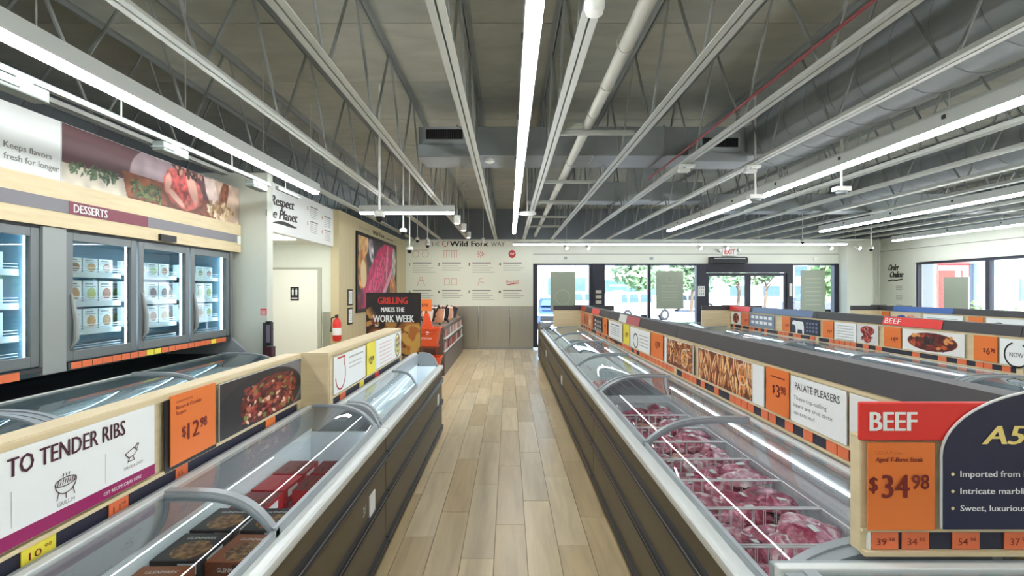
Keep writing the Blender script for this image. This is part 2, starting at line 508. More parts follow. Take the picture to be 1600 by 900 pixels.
# the restroom corner and corridor
mb = MB(); mb.box(XL, -2.95, 6.25, 6.4, 0, 3.08)
struct(mb, 'wall_column', mat('column_paint', (214, 220, 208), 0.7))
mb = MB(); mb.box(XL, -2.96, 8.65, 8.8, 0, 3.02)
struct(mb, 'wall_corridor', WHITE)
struct(MB().box(XL, -3.08, 6.4, 8.65, 2.42, 2.47), 'ceiling_corridor', WPLAST)
d = struct(MB().box(-4.15, -3.22, 8.61, 8.65, 0, 1.99), 'door_2', mat('door_paint', (236, 236, 224), 0.6))
mb = MB(); mb.box(-4.2, -3.16, 8.63, 8.655, 1.99, 2.03); mb.box(-3.22, -3.16, 8.63, 8.655, 0, 1.99); mb.box(-4.2, -4.15, 8.63, 8.655, 0, 1.99)
mb.build('door_frame', mat('door_frame_paint', (176, 178, 160), 0.6), d)
MB().tube([(-4.05, 8.60, 1.0), (-4.05, 8.55, 1.0), (-3.93, 8.55, 1.0)], 0.012).build('door_handle', CHROME, d, smooth=True)
struct(MB().box(-3.14, -2.962, 8.632, 8.65, 0.0, 1.28), 'trim_5', STAIN)
# wood laminate wall with its long picture
struct(MB().box(-3.0, -2.86, 8.62, YB, 0, 3.0), 'wall_wood_panel', WOODW)
# stainless guard low on the back wall: panels
for (a, b) in ((-2.0, -0.75), (-0.745, 0.03), (0.035, 0.672)):
    struct(MB().box(a, b, YB - 0.015, YB, 0.03, 1.20), 'wall_guard', STAIN)
for (a, b, nm) in ((-2.8, 0.67, 'baseboard_back'), (9.23, XR, 'baseboard_back_right')):
    struct(MB().box(a, b, YB - 0.02, YB, 0, 0.08), nm, CHROME)

for x in (-.8475, .0325):  # added half-round strips that catch the lamps as bright vertical streaks
    struct(MB().tube([(x, YB - .018, .03), (x, YB - .018, 1.2)], .012, 10), 'trim_glint', mat('glint_strip_metal', (235, 235, 235), .12, 1.0), smooth=True)
# --------------------------------------------------------------- windows and entrance
def win(name, x0, x1, z0, z1, fw=0.06):
    w = thing(name, ((x0 + x1) / 2, YB + .08, z0), None, None); w['kind'] = 'structure'
    mb = MB()
    mb.box(x0, x0 + fw, YB + .02, YB + .12, z0, z1); mb.box(x1 - fw, x1, YB + .02, YB + .12, z0, z1)
    mb.box(x0 + fw, x1 - fw, YB + .02, YB + .12, z1 - .05, z1); mb.box(x0 + fw, x1 - fw, YB + .02, YB + .12, z0, z0 + .08)
    mb.build('window_frame', FRAME, w)
    MB().quad((x0 + fw, YB + .07, z0 + .08), (x1 - fw, YB + .07, z0 + .08), (x1 - fw, YB + .07, z1 - .05), (x0 + fw, YB + .07, z1 - .05)).build('pane', WINGL, w)
    return w
def film(x0, x1, z0, z1):
    o = MB().box(x0, x1, YB + 0.052, YB + 0.06, z0, z1).build('window_poster', FILM)
    return o
w1 = win('window_1', 0.675, 2.35, 0.05, 2.38, 0.12)
struct(MB().box(2.31, 2.63, YB - .02, YB + .14, 0, 2.38), 'trim_6', FRAME)
w2 = win('window_2', 2.63, 3.90, 0.05, 2.38, 0.04)
w3 = win('window_3', 3.90, 5.24, 0.05, 2.38, 0.04)
struct(MB().box(5.20, 5.46, YB - .02, YB + .14, 0, 2.38), 'trim_7', FRAME)
mb = MB(); mb.box(5.46, 7.85, YB - .03, YB + .14, 2.13, 2.38)
struct(mb, 'trim_8', FRAME)
# automatic sliding doors
for nm, a, b in (('door_1', 5.46, 6.62), ('door_3', 6.62, 7.70)):
    dd = thing(nm, ((a + b) / 2, YB + .05, 0), None, None); dd['kind'] = 'structure'
    mb = MB(); mb.box(a, a + .09, YB, YB + .05, 0, 2.12); mb.box(b - .07, b, YB, YB + .05, 0, 2.12)
    mb.box(a + .09, b - .07, YB, YB + .05, 2.04, 2.12); mb.box(a + .09, b - .07, YB, YB + .05, 0, .2)
    mb.build('door_frame', FRAME, dd)
    MB().quad((a + .09, YB + .025, .2), (b - .07, YB + .025, .2), (b - .07, YB + .025, 2.04), (a + .09, YB + .025, 2.04)).build('pane', WINGL, dd)
struct(MB().box(7.70, 7.86, YB - .03, YB + .14, 0, 2.13), 'trim_9', FRAME)
w4 = win('window_4', 7.85, 9.23, 0.05, 2.38, 0.05)
struct(MB().box(9.02, 9.16, YB - .01, YB + .15, 0, 2.38), 'trim_10', FRAME)
# right wall windows
ys = [12.98, 11.05, 9.12, 7.19, 5.3]
for i in range(4):
    a, b = ys[i + 1], ys[i]
    w = thing('window_%d' % (i + 5), (XR + .1, (a + b) / 2, .42), None, None); w['kind'] = 'structure'
    mb = MB(); mb.box(XR + .03, XR + .13, a, a + .05, .42, 2.35); mb.box(XR + .03, XR + .13, b - .05, b, .42, 2.35)
    mb.box(XR + .03, XR + .13, a + .05, b - .05, 2.29, 2.35); mb.box(XR + .03, XR + .13, a + .05, b - .05, .42, .48)
    mb.build('window_frame', FRAME, w)
    MB().quad((XR + .08, a + .05, .48), (XR + .08, b - .05, .48), (XR + .08, b - .05, 2.29), (XR + .08, a + .05, 2.29)).build('pane', WINGL, w)
    struct(MB().box(XR - .01, XR + .2, a, b, .40, .42), 'window_sill_%d' % (i + 5), WPLAST, None)
for (a, b, z0, z1, lab) in ((1.16, 1.85, 1.06, 2.16, 'frosted grey poster on the window left of the wide dark mullion'),
                       (4.10, 4.86, 1.12, 2.18, 'frosted beige poster with a drop shape on the window beside the entrance'),
                       (8.12, 8.80, 0.9, 2.2, 'tall green-grey poster on the window right of the sliding doors')):
    tag(film(a, b, z0, z1), lab, 'poster')
f = Face('front', YB + .052)
p = [o for o in bpy.data.objects if o.name.startswith('window_poster')]
FLINE = mat('film_line', (186, 194, 180), 0.7)
stroke(p[1], f, [(4.48 + .1 * math.sin(t) , 1.95 + .1 * math.cos(t)) for t in [i * PI / 10 for i in range(21)]], 0.008, FLINE)
stroke(p[0], f, [(1.5 + .2 * math.sin(t) , 1.45 + .2 * math.cos(t)) for t in [i * PI / 10 for i in range(21)]], 0.012, FLINE)
bars(p[1], f, [(4.25, 4.7, 1.75 - i * .08, .02) for i in range(6)], FLINE)
bars(p[2], f, [(8.25, 8.7, 1.95 - i * .12, .03) for i in range(7)], FLINE)
o = MB().box(XR + .06, XR + .07, 11.55, 12.2, 1.15, 1.95).build('window_poster', FILM)
tag(o, 'frosted grey poster on the side window beyond the far cooler row', 'poster')

# --------------------------------------------------------------- steel joists
def joist_mesh():
    zb, zt = 3.05, ZD
    ch = MB()
    for s in (-1, 1):
        a, b = s * 0.006, s * 0.046
        ch.box(a, b, YF, YB - .02, zb, zb + .008); ch.box(a, a + s * .006, YF, YB - .02, zb + .008, zb + .05)
    tp = MB()
    for s in (-1, 1):
        a, b = s * 0.006, s * 0.046
        tp.box(a, b, YF, YB - .02, zt - .008, zt); tp.box(a, a + s * .006, YF, YB - .02, zt - .05, zt - .008)
    wb = MB(); p = 1.13; y = 3.17 - 5 * p; pts = [(0, y - p / 2, zt - .025)]
    while y + p / 2 < YB:
        pts += [(0, y - .05, zb + .03), (0, y + .05, zb + .03), (0, y + p / 2 - .04, zt - .025), (0, y + p / 2 + .04, zt - .025)]; y += p
    wb.tube(pts, .012, 6)
    return ch, tp, wb
ORD = ['first', 'second', 'third', 'fourth', 'fifth', 'sixth', 'seventh', 'eighth', 'ninth', 'tenth', 'eleventh', 'twelfth', 'thirteenth']
jp = None
for n in range(-6, 13):
    x = JO + n * JS
    side = ('right' if n >= 0 else 'left'); k = n if n >= 0 else -n - 1
    lab = 'white open-web steel roof joist, %s one %s of the central ceiling light' % (ORD[k], side)
    if jp is None:
        jp = thing('roof_joist', (0, 0, 3.05), lab, 'joist', 'open-web steel joists under the roof')
        ch, tp, wb = joist_mesh()
        ch.build('bottom_chord', STEEL, jp); tp.build('top_chord', WEB, jp); wb.build('web', WEB, jp, smooth=True)
        o = jp
    else: o = copy_tree(jp); o['label'] = lab
    o.location = (x, 0, 3.05)

# --------------------------------------------------------------- ducts and pipes
def spiral_duct(cx, cz, r, y0, y1, lab):
    d = thing('spiral_duct', (cx, y0, cz), lab, 'duct')
    mb = MB(); mb.tube([(cx, y0, cz), (cx, y1, cz)], r, 28); mb.build('duct_pipe', DUCT, d, smooth=True)
    y = y0 + .2
    sm = MB().lathe([(r - .004, -.006), (r + .006, -.004), (r + .006, .004), (r - .004, .006)], (0, 0, 0), 28, axis='y').build('seam', DUCT, d, smooth=True)
    sm.location = (0, .2, 0)
    ORG[sm.name] = (0, 0, 0)
    me = sm.data; me.transform(Matrix.Translation(Vector(d.location)))
    while y < y1 - .4:
        y += .36
        c = sm.copy(); COL.objects.link(c); c.location = (0, y - y0, 0)
    return d
spiral_duct(3.13, H + 1.78, .33, YF + .1, 6.0, 'long round spiral-seam grey duct above the right-hand ceiling light')
spiral_duct(6.2, H + 1.82, .27, YF + .1, 9.5, 'round grey duct above the third ceiling light from the left')
def box_duct(nm, x0, x1, y0, y1, z0, z1, lab, seams=()):
    d = thing(nm, ((x0 + x1) / 2, (y0 + y1) / 2, z0), lab, 'duct')
    MB().box(x0, x1, y0, y1, z0, z1).build('duct_body', DUCT, d, bevel=.01)
    for s in seams:
        MB().box(s - .012, s + .012, y0 - .012, y1 + .012, z0 - .012, z1 + .012).build('seam', DUCT, d)
    return d
box_duct('cross_duct', -1.05, 2.75, 5.95, 6.55, H + 1.56, H + 1.9, 'wide flat grey duct crossing the ceiling behind both air grilles', (-.6, .2, 1.0, 1.8))
mb = MB()     # flared transition from the cross duct to the spiral duct
ring0 = [(2.75, 5.95, H + 1.56), (2.75, 6.55, H + 1.56), (2.75, 6.55, H + 1.9), (2.75, 5.95, H + 1.9)]
ring1 = [(3.2, 5.3, H + 1.48), (3.2, 6.6, H + 1.48), (3.2, 6.6, H + 2.0), (3.2, 5.3, H + 2.0)]
mb.add(ring0 + ring1, [(0, 1, 5, 4), (1, 2, 6, 5), (2, 3, 7, 6), (3, 0, 4, 7), (0, 3, 2, 1), (4, 5, 6, 7)])
tag(mb.build('duct_elbow', DUCT, bevel=.03), 'flared grey elbow joining the cross duct to the round duct', 'duct')
box_duct('cross_duct', .3, 3.4, 9.0, 9.4, H + 1.56, H + 1.9, 'farther flat grey duct crossing the ceiling between joists', (1.0, 1.9, 2.7))
box_duct('drop_box', 1.93, 2.27, 8.05, 8.35, H + 1.42, H + 2.15, 'tall square grey duct box hanging before the farther cross duct')
box_duct('cross_duct', 3.6, 9.8, 9.3, 9.7, H + 1.43, H + 1.75, 'long grey duct crossing above the far cooler rows', (4.5, 5.5, 6.5, 7.5, 8.5))
def grille(x0, x1, y, z0, z1, lab):
    d = thing('air_grille', ((x0 + x1) / 2, y, z0), lab, 'vent')
    mb = MB(); mb.box(x0, x1, y + .03, y + .35, z0, z1)
    mb.box(x0, x1, y, y + .03, z0, z0 + .035); mb.box(x0, x1, y, y + .03, z1 - .025, z1); mb.box(x0, x0 + .03, y, y + .03, z0 + .035, z1 - .025); mb.box(x1 - .03, x1, y, y + .03, z0 + .035, z1 - .025)
    mb.build('housing', DUCT, d)
    MB().box(x0 + .03, x1 - .03, y + .02, y + .03, z0 + .035, z1 - .025).build('dark_opening', BLACK, d)
    n = int((x1 - x0 - .06) / .02); m0 = None
    for i in range(n):
        if m0 is None: m0 = o = MB().box(x0 + .03, x0 + .036, y + .002, y + .019, z0 + .036, z1 - .026).build('fin', DGREY, d)
        else: o = m0.copy(); COL.objects.link(o)
        o.location.x = i * (x1 - x0 - .07) / n
grille(-.93, -.47, 5.55, H + 1.6, H + 1.77, 'black-finned air grille on the duct left of the central light')
box_duct('grille_plenum', -1.0, -.36, 5.62, 5.95, H + 1.46, H + 1.6, 'shallow grey plenum box below the left air grille')
grille(2.05, 2.5, 5.5, H + 1.5, H + 1.66, 'black-finned air grille on the duct right of the white pipe')
box_duct('grille_plenum', 1.98, 2.6, 5.58, 5.95, H + 1.40, H + 1.5, 'shallow grey plenum box below the right air grille')
pp = thing('ceiling_pipe', (.72, YF, H + 1.5), 'white round pipe hung in rings right of the central light', 'pipe')
MB().tube([(.72, YF + .1, H + 1.5), (.72, YB - .1, H + 1.5)], .044, 14).build('pipe', PIPE, pp, smooth=True)
for y in (3.15, 3.75, 4.35, 6.0, 7.6, 9.2):
    MB().tube([(.72 + .054 * math.cos(t), y, H + 1.52 + .068 * math.sin(t)) for t in [i * PI / 9 for i in range(18)]], .005, 5, closed=True).build('hanger_ring', STEEL, pp)
pr = MB().tube([(JO + 2 * JS - .07, YF + .1, H + 1.5), (JO + 2 * JS - .07, 7, H + 1.5)], .011, 8).build('sprinkler_pipe', REDP, smooth=True)
tag(pr, 'thin red pipe running beside a roof joist at upper right', 'pipe')
for i, y in enumerate((4.64, 6.75, 8.3, 10.0, 11.5)):
    mb = MB(); mb.box(JO + .05, JO + JS - .05, y, y + .04, H + 1.41, H + 1.45); mb.box(JO + .06, JO + JS - .06, y + .04, y + .08, H + 1.43, H + 1.45)
    tag(mb.build('strut_channel', CHAN), 'pale strut channel under the white pipe, %s one from the camera' % ORD[i], 'bracket', 'strut channels under the white pipe')
tag(MB().box(.50, .66, 4.6, 4.68, H + 1.45, H + 1.5).build('junction_box', CHAN), 'small flat grey box on the nearest strut channel', 'box')

# --------------------------------------------------------------- linear lights
def strip_light(x, y0, y1, z, lab, w=.056, hh=.10, cross=False, axis_len=None, lm=None):
    lm = lm or LAMP
    t = thing('linear_light', (x, (y0 + y1) / 2, z), lab, 'ceiling light')
    if not cross:
        MB().box(x - w / 2 - .012, x + w / 2 + .012, y0, y1, z + .03, z + .03 + hh).build('housing', LGREY, t)
        MB().box(x - w / 2, x + w / 2, y0 + .01, y1 - .01, z, z + .03).build('diffuser', lm, t)
        y = y0 + .5
        while y < y1:
            MB().box(x - w / 2 - .02, x - w / 2 - .012, y - .015, y + .015, z + .08, z + .11).build('clip', DGREY, t)
            zt = 3.13 if abs(x - 3.27) < .01 and y < 6 else 3.36 if abs(x - 6.45) < .01 and y < 9.5 else 3.205 if abs(x) < .2 and 5.9 < y < 6.6 else 3.205 if 8.95 < y < 9.75 and x > .2 else ZD
            MB().box(x - .003, x + .003, y - .003, y + .003, z + .03 + hh, zt).build('hanger', STEEL, t)
            y += 1.2
    else:
        a, b = axis_len
        MB().box(a, b, y0 - w / 2 - .012, y0 + w / 2 + .012, z + .03, z + .03 + hh).build('housing', LGREY, t)
        MB().box(a + .01, b - .01, y0 - w / 2, y0 + w / 2, z, z + .03).build('diffuser', lm, t)
        for q in (a + .1, b - .1):
            MB().box(q - .003, q + .003, y0 - .003, y0 + .003, z + .03 + hh, ZD).build('hanger', STEEL, t)
    return t
ZL = H + 1.19
strip_light(.112, YF + .3, 10.9, ZL, 'long thin linear light running down the middle of the ceiling')
strip_light(-2.4, YF + .3, 6.4, ZL, 'long linear light above the left-hand coolers')
strip_light(3.27, YF + .3, 10.5, ZL, 'linear light just right of the aisle, under the round duct')
strip_light(6.45, YF + .3, 10.6, ZL, 'linear light at far right, second from the right')
strip_light(9.46, YF + .3, 12.6, ZL, 'rightmost linear light, next to the side wall')
strip_light(0, 7.9, 0, ZL - .02, 'short linear light hung crosswise before the meat picture', cross=True, axis_len=(-2.3, -.84))
strip_light(0, 13.55, 0, ZL - .0, 'linear light running along the wall above the windows', cross=True, axis_len=(.1, 8.95), w=.06, hh=.05, lm=LAMP2)

# track rail with box projectors at left
TX, TZ = -2.62, H + 1.13
t = thing('track_rail', (TX, 3, TZ), 'white lighting track along the left above the upright freezers', 'light track')
MB().box(TX - .018, TX + .018, YF + .2, 5.6, TZ, TZ + .035).build('rail', TRACKP, t)
for y in (2.15, 3.5, 4.9): MB().tube([(TX - .03, y, TZ + .035), (TX - .03, y, 3.06)], .006, 6).build('hanger', STEEL, t)
t2 = thing('track_rail', (TX + .02, 6.1, TZ), 'short end piece of white lighting track by the column', 'light track')
MB().box(TX, TX + .036, 5.75, 6.35, TZ + .0, TZ + .035).build('rail', TRACKP, t2)
MB().tube([(TX - .02, 6.05, TZ + .035), (TX - .02, 6.05, 3.06)], .006, 6).build('hanger', STEEL, t2); MB().box(TX - .025, TX + .01, 6.04, 6.06, TZ + .025, TZ + .037).build('clip', TRACKP, t2)
for i, y in enumerate((2.75, 4.0, 5.35)):
    q = thing('track_projector', (TX, y, TZ - .1), 'white box projector on the left light track, %s from the camera' % ORD[i], 'spotlight', 'box projectors on the left track')
    MB().box(TX - .05, TX + .04, y - .17, y + .13, TZ - .085, TZ - .012).build('body', TRACKP, q, bevel=.008)
    MB().box(TX - .056, TX + .046, y - .175, y - .05, TZ - .06, TZ - .052).build('groove', GREY, q)
    MB().box(TX - .02, TX + .02, y - .05, y + .05, TZ - .012, TZ).build('adapter', TRACKP, q)
# back wall spot lights
for i, px in enumerate((883, 917, 1091, 1132, 1293, 1337)):
    x = (px - 795) * 13.3 / 800; zz = H + 1.10
    q = thing('spot_light', (x, 13.3, zz), 'small white spotlight on a stem by the front wall, %s from the left' % ORD[i], 'spotlight', 'small spotlights along the front wall')
    MB().tube([(x, 13.3, H + 1.29), (x, 13.3, zz + .04)], .008, 6).build('stem', STEEL, q)
    MB().tube([(x - .03, 13.3, zz + .04), (x + .03, 13.18, zz - .03)], [.035, .05], 14).build('lamp_head', WPLAST, q, smooth=True)
    a = Vector((x + .031, 13.176, zz - .032)); MB().tube([a, a + Vector((.001, -.004, -.003))], .04, 14).build('lens', LAMPW, q)
q = thing('track_rail', (4.5, 13.3, H + 1.29), 'white lighting track carrying the small spotlights by the front wall', 'light track')
MB().box(1.2, 9.2, 13.285, 13.315, H + 1.29, H + 1.315).build('rail', WPLAST, q)
for x in (1.5, 4.0, 6.5, 9.0): MB().box(x - .004, x + .004, 13.296, 13.304, H + 1.315, ZD).build('hanger', STEEL, q)
# added spots, hung from the deck only to brighten the title wall
for i, x in enumerate((-1.9, -0.6)):
    q = thing('spot_light', (x, 12.0, H + 1.16), 'small added spotlight brightening the titled wall, %s from the left' % W1[i], 'spotlight', 'added spotlights brightening the titled wall')
    MB().tube([(x, 12.0, ZD), (x, 12.0, H + 1.2)], .008, 6).build('stem', STEEL, q)
    MB().tube([(x, 11.97, H + 1.19), (x, 12.07, H + 1.13)], [.035, .05], 14).build('lamp_head', WPLAST, q, smooth=True)
    ld = bpy.data.lights.new('added_wall_fill', 'SPOT'); ld.energy = 24; ld.spot_size = math.radians(100); ld.spot_blend = .9; ld.shadow_soft_size = .05; ld.color = (1, .96, .88)
    lo = bpy.data.objects.new('added_wall_fill', ld); COL.objects.link(lo); lo.parent = q; lo.location = (0, .09, -.045); lo.rotation_euler = (math.radians(58), 0, 0)
# pendants at left-centre
for i, (px, py, r) in enumerate(((714, 343, .055), (724, 355, .055), (732, 367, .05))):
    y = (9.2, 10.8, 12.6)[i]; x = (px - 795) / 800 * y; zz = H + (453 - py) / 800 * y
    q = thing('pendant_light', (x, y, zz), 'small white cylinder pendant near the picture wall, %s from the camera' % ORD[i], 'pendant light', 'cylinder pendants')
    MB().tube([(x, y, zz - .07), (x, y, zz + .07)], r + .01, 16).build('shade', WPLAST, q, smooth=True)
    MB().tube([(x, y, zz - .075), (x, y, zz - .071)], r - .01, 16).build('lens', LAMPW, q)
    ld = bpy.data.lights.new('pendant_lamp', 'SPOT'); ld.energy = 45; ld.spot_size = math.radians(120); ld.spot_blend = .8; ld.shadow_soft_size = .05; ld.color = (1, .95, .86)
    lo = bpy.data.objects.new('pendant_lamp', ld); COL.objects.link(lo); lo.parent = q; lo.location = (0, 0, -.085)
    MB().tube([(x, y, zz + .07), (x, y, 3.85)], .005, 5).build('stem', STEEL, q)
    MB().tube([(x, y, 3.85), (x, y, ZD)], .04, 12).build('canopy', STEEL, q, smooth=True)
# dome cameras on drop poles
def dome(px, py, y, lab, r=.06, top=3.9):
    x = (px - 795) / 800 * y; zz = H + (453 - py) / 800 * y
    q = thing('dome_camera', (x, y, zz), lab, 'camera')
    MB().tube([(x, y, zz + .03), (x, y, top)], .012, 8).build('pole', WPLAST, q, smooth=True)
    MB().lathe([(r * .5, .05), (r, .03), (r, -.01), (r * .9, -.02)], (x, y, zz), 18).build('housing', WPLAST, q, smooth=True)
    MB().lathe([(r * .72, -.02), (r * .62, -.05), (r * .3, -.075), (.004, -.08)], (x, y, zz), 18).build('dome', BLACK, q, smooth=True)
dome(593, 336, 5.6, 'white camera on a tall pole before the crosswise light')
dome(630, 361, 8.4, 'dome camera hanging between joists left of the centre joist')
dome(640, 389, 9.0, 'chrome-rimmed dome camera low before the front wall graphic')
dome(668, 382, 11.5, 'dome camera hanging in front of the first word of the wall title')
dome(652, 374, 12.0, 'small dome camera high near the top left of the wall title', .05)
dome(1361, 388, 12.6, 'dome camera hanging in the far right corner')
dome(1254, 377, 12.8, 'dome camera above the right end of the entrance windows')
def sensor(px, py, y, lab, w=.16, dpt=.1, h=.07):
    x = (px - 795) / 800 * y; zz = H + (453 - py) / 800 * y
    q = thing('ceiling_sensor', (x, y, zz), lab, 'sensor')
    MB().tube([(x, y, zz + h / 2), (x, y, ZD)], .012, 8).build('pole', WPLAST, q, smooth=True)
    MB().box(x - w / 2, x + w / 2, y - dpt / 2, y + dpt / 2, zz - h * .2, zz + h / 2).build('body', WPLAST, q, bevel=.006)
    MB().lathe([(w * .38, -.005), (w * .34, -.03), (w * .2, -.045)], (x, y, zz - h * .1), 16).build('lens', GREY, q, smooth=True)
sensor(1180, 309, 5.75, 'white square sensor on a short pole beside the right-hand light')
sensor(1315, 297, 5.6, 'white camera block on a pole below the right-hand light')
for (px, py, y, lab) in ((1073, 263, 5.66, 'twin-headed white emergency light on the second joist right of centre'), (1176, 264, 5.75, 'twin-headed white emergency light above the square sensor')):
    x = (px - 795) / 800 * y; zz = H + (453 - py) / 800 * y
    q = thing('emergency_light', (x, y, zz), lab, 'emergency light')
    MB().box(x - .08, x + .08, y - .04, y + .04, zz + .01, zz + .04).build('body', WPLAST, q, bevel=.004)
    MB().box(x - .10, x + .02, y - .07, y + .02, zz - .05, zz - .01).build('lamp_head', WPLAST, q, bevel=.01)
    MB().box(x - .01, x + .01, y - .01, y + .01, zz + .04, 3.055).build('bracket', GREY, q)
    MB().box(x - .04, x - .02, y - .02, y, zz - .01, zz + .01).build('neck', GREY, q)
q = thing('smoke_detector', (.413, 2.47, 3.05), 'round white detector under the joist right of the central light', 'detector')
MB().lathe([(.03, .05), (.05, .049), (.05, .02), (.046, .01)], (.413, 2.47, 2.99), 24).build('base', WPLAST, q, smooth=True)
MB().lathe([(.045, .01), (.04, -.01), (.02, -.017), (.002, -.018)], (.413, 2.47, 2.99), 24).build('cover', WPLAST, q, smooth=True)
q = tag(MB().lathe([(.06, .03), (.06, -.005), (.035, -.018), (.003, -.02)], (-.23, 6.1, H + 1.53), 20).build('smoke_detector', WPLAST, smooth=True), 'small white detector left of the central light beyond the grille', 'detector')
q = tag(MB().lathe([(.01, 1.0), (.01, .02), (.15, .02), (.15, -.01), (.1, -.02), (.003, -.024)], (.31, 8.6, 2.93), 20).build('smoke_detector', WPLAST, smooth=True), 'wide flat white disc beside the far end of the central light', 'detector')

# ================================================================== CHEST COOLERS
def arc_z(t):       # height of the curved lid above the rail, t = 0 front .. 1 back
    return 0.775 + 0.145 * (1 - (1 - t) ** 4.2)
def cooler(mode, f0, s, W, l0, l1, lab, lids=True, number=None, halves=2, skip=(), led=False, group=None):
    """mode 'x': front at X=f0, depth grows along s, length along Y; mode 'y': front at Y=f0, length along X"""
    def P(a, l, z): return (f0 + s * a, l, z) if mode == 'x' else (l, f0 + s * a, z)
    def bx(mb, a0, a1, b0, b1, z0, z1, mi=0):
        p = P(a0, b0, z0); q = P(a1, b1, z1); mb.box(p[0], q[0], p[1], q[1], p[2], q[2], mi)
    c = thing('chest_cooler', P(W / 2, (l0 + l1) / 2, 0), lab, 'cooler', group)
    g = .006; a, b = l0 + g, l1 - g
    mb = MB(); bx(mb, .04, W - .02, a + .02, b - .02, 0, .06); mb.build('plinth', mat('plinth_brown', (88, 66, 42), 0.5), c)
    mb = MB(); bx(mb, .012, .05, a, b, .06, .735); bx(mb, W - .05, W, a, b, .06, .80); bx(mb, .05, W - .05, a, a + .05, .06, .775); bx(mb, .05, W - .05, b - .05, b, .06, .775); bx(mb, .05, W - .05, a + .05, b - .05, .06, .12)
    mb.build('cabinet', BROWN, c)
    mb = MB(); bx(mb, .052, .075, a + .052, b - .052, .13, .765); bx(mb, W - .075, W - .052, a + .052, b - .052, .13, .80)
    bx(mb, .075, W - .075, a + .052, a + .075, .13, .775); bx(mb, .075, W - .075, b - .075, b - .052, .13, .775); bx(mb, .052, W - .052, a + .052, b - .052, .12, .13)
    mb.build('liner', LINER, c)
    for z in (.61, .36, .065):
        mb = MB()
        prof = [(.012, z - .026), (-.004, z - .024), (-.010, z - .012), (-.003, z), (-.010, z + .012), (-.004, z + .024), (.012, z + .026)]
        mb.prism(prof, lambda p: P(p[0], a, p[1]), lambda p: P(p[0], b, p[1])); mb.build('bumper', BUMP, c, smooth=True)
        mb = MB(); bx(mb, -.0045, .002, a + .003, b - .003, z - .003, z + .003); mb.build('bumper_insert', GREY, c)
    # rails
    mb = MB()
    prof = [(0, .732), (-.004, .737), (-.004, .768), (.004, .777), (.05, .779), (.058, .772), (.058, .732)]
    mb.prism(prof, lambda p: P(p[0], a, p[1]), lambda p: P(p[0], b, p[1])); mb.build('front_rail', LGREY, c, smooth=True)
    zb = arc_z(1)
    for i, (q0, q1, z0, z1) in enumerate(((W - .085, W - .062, .80, zb - .012), (W - .062, W - .03, .80, zb + .004), (W - .03, W - .002, .80, zb - .004))):
        mb = MB(); bx(mb, q0, q1, a, b, z0, z1); mb.build('track', (GREY, LGREY, GREY)[i], c, bevel=.004)
    # arched ends
    N = 14; t0, t1 = .056, W - .085
    for e0, e1 in ((a, a + .045), (b - .045, b)):
        top = [(t0 + (t1 - t0) * i / N, arc_z(i / N) + .006) for i in range(N + 1)]
        poly = [(t0, .765)] + top + [(t1, .765)]
        mb = MB(); mb.prism(poly, lambda p: P(p[0], e0, p[1]), lambda p: P(p[0], e1, p[1])); mb.build('end_arch', GREY, c, smooth=True)
    if lids:
        L = (b - a - .09) / halves
        for h in range(halves):
            if h in skip: continue
            m0 = a + .045 + h * L; m1 = m0 + L; up = .004 + .010 * (h % 2)
            if h % 2: m0 -= .03
            if halves == 3 and h == 1: m1 += .03
            mb = MB(); mb.grid(lambda u, v: P(t0 + (t1 - t0) * u, m0 + .02 + (m1 - m0 - .04) * v, arc_z(u) + up), 16, 2)
            lid = mb.build('lid', LIDGL, c, smooth=True)
            for (q, wd) in ((m0, .034), (m1 - .034, .034)):
                o_ = [(t0 + (t1 - t0) * i / N, arc_z(i / N) + up + .010) for i in range(N + 1)]
                i_ = [(x, z - .022) for x, z in o_][::-1]
                mb = MB(); mb.prism(o_ + i_, lambda p: P(p[0], q, p[1]), lambda p: P(p[0], q + wd, p[1])); mb.build('lid_frame', GREY, lid, smooth=True)
            mb = MB(); bx(mb, t0 - .004, t0 + .012, m0, m1, .778, .80 + up); mb.build('handle_strip', GREY, lid)
    if led == 'front':
        mb = MB(); bx(mb, .076, .082, a + .08, b - .08, .70, .715); mb.build('led_strip', LEDI, c)  # added glowing strip, hidden below the front rail to brighten the inside
    elif led:
        mb = MB(); bx(mb, W - .092, W - .084, a + .08, b - .08, .842, .851); mb.build('led_strip', LEDI, c)
    if number:
        side = l0 + .32 if number[1] == 'a' else l1 - .3
        mb = MB(); bx(mb, .005, .0115, side - .09, side + .02, .37, .5); mb.build('sticker', CARD, c)
        fc = Face('right' if s > 0 else 'left', f0 + s * .012) if mode == 'x' else None
        if fc and number[0] == '31': text(number[0], c, fc, side - .19, .44, .05, CARD, d=.004)
    return c
WR = .72
YN, YE = 1.43, 10.07
UN = (YE - YN) / 3
POS = ['nearest', 'middle', 'farthest']
def nums(i, s): return [('35', 'b'), ('37', 'b'), ('39', 'b')][i]
for i in range(3):
    cooler('x', .70, 1, WR, YN + i * UN, YN + (i + 1) * UN, ['long chest cooler of red meat packs along the right of the aisle, nearest the camera', 'long chest cooler along the right of the aisle, middle of three', 'long chest cooler along the right of the aisle, farthest of three'][i], number=nums(i, 1) if i else None, led=True)
for i in range(3):
    cooler('x', 2.26, -1, WR - .02, YN + i * UN, YN + (i + 1) * UN, 'chest cooler behind the first divider, facing the second aisle, %s of three' % POS[i])
for (xr, nm) in ((3.62, 'second'), (6.57, 'third')):
    for i in range(3):
        cooler('x', xr, 1, WR, YN + i * UN, YN + (i + 1) * UN, 'chest cooler on the near side of the %s divider, %s of three' % (nm, POS[i]), led=True)
        if i or nm == 'second': cooler('x', xr + 1.56, -1, WR - .02, YN + i * UN, YN + (i + 1) * UN, 'chest cooler on the far side of the %s divider, %s of three' % (nm, POS[i]))
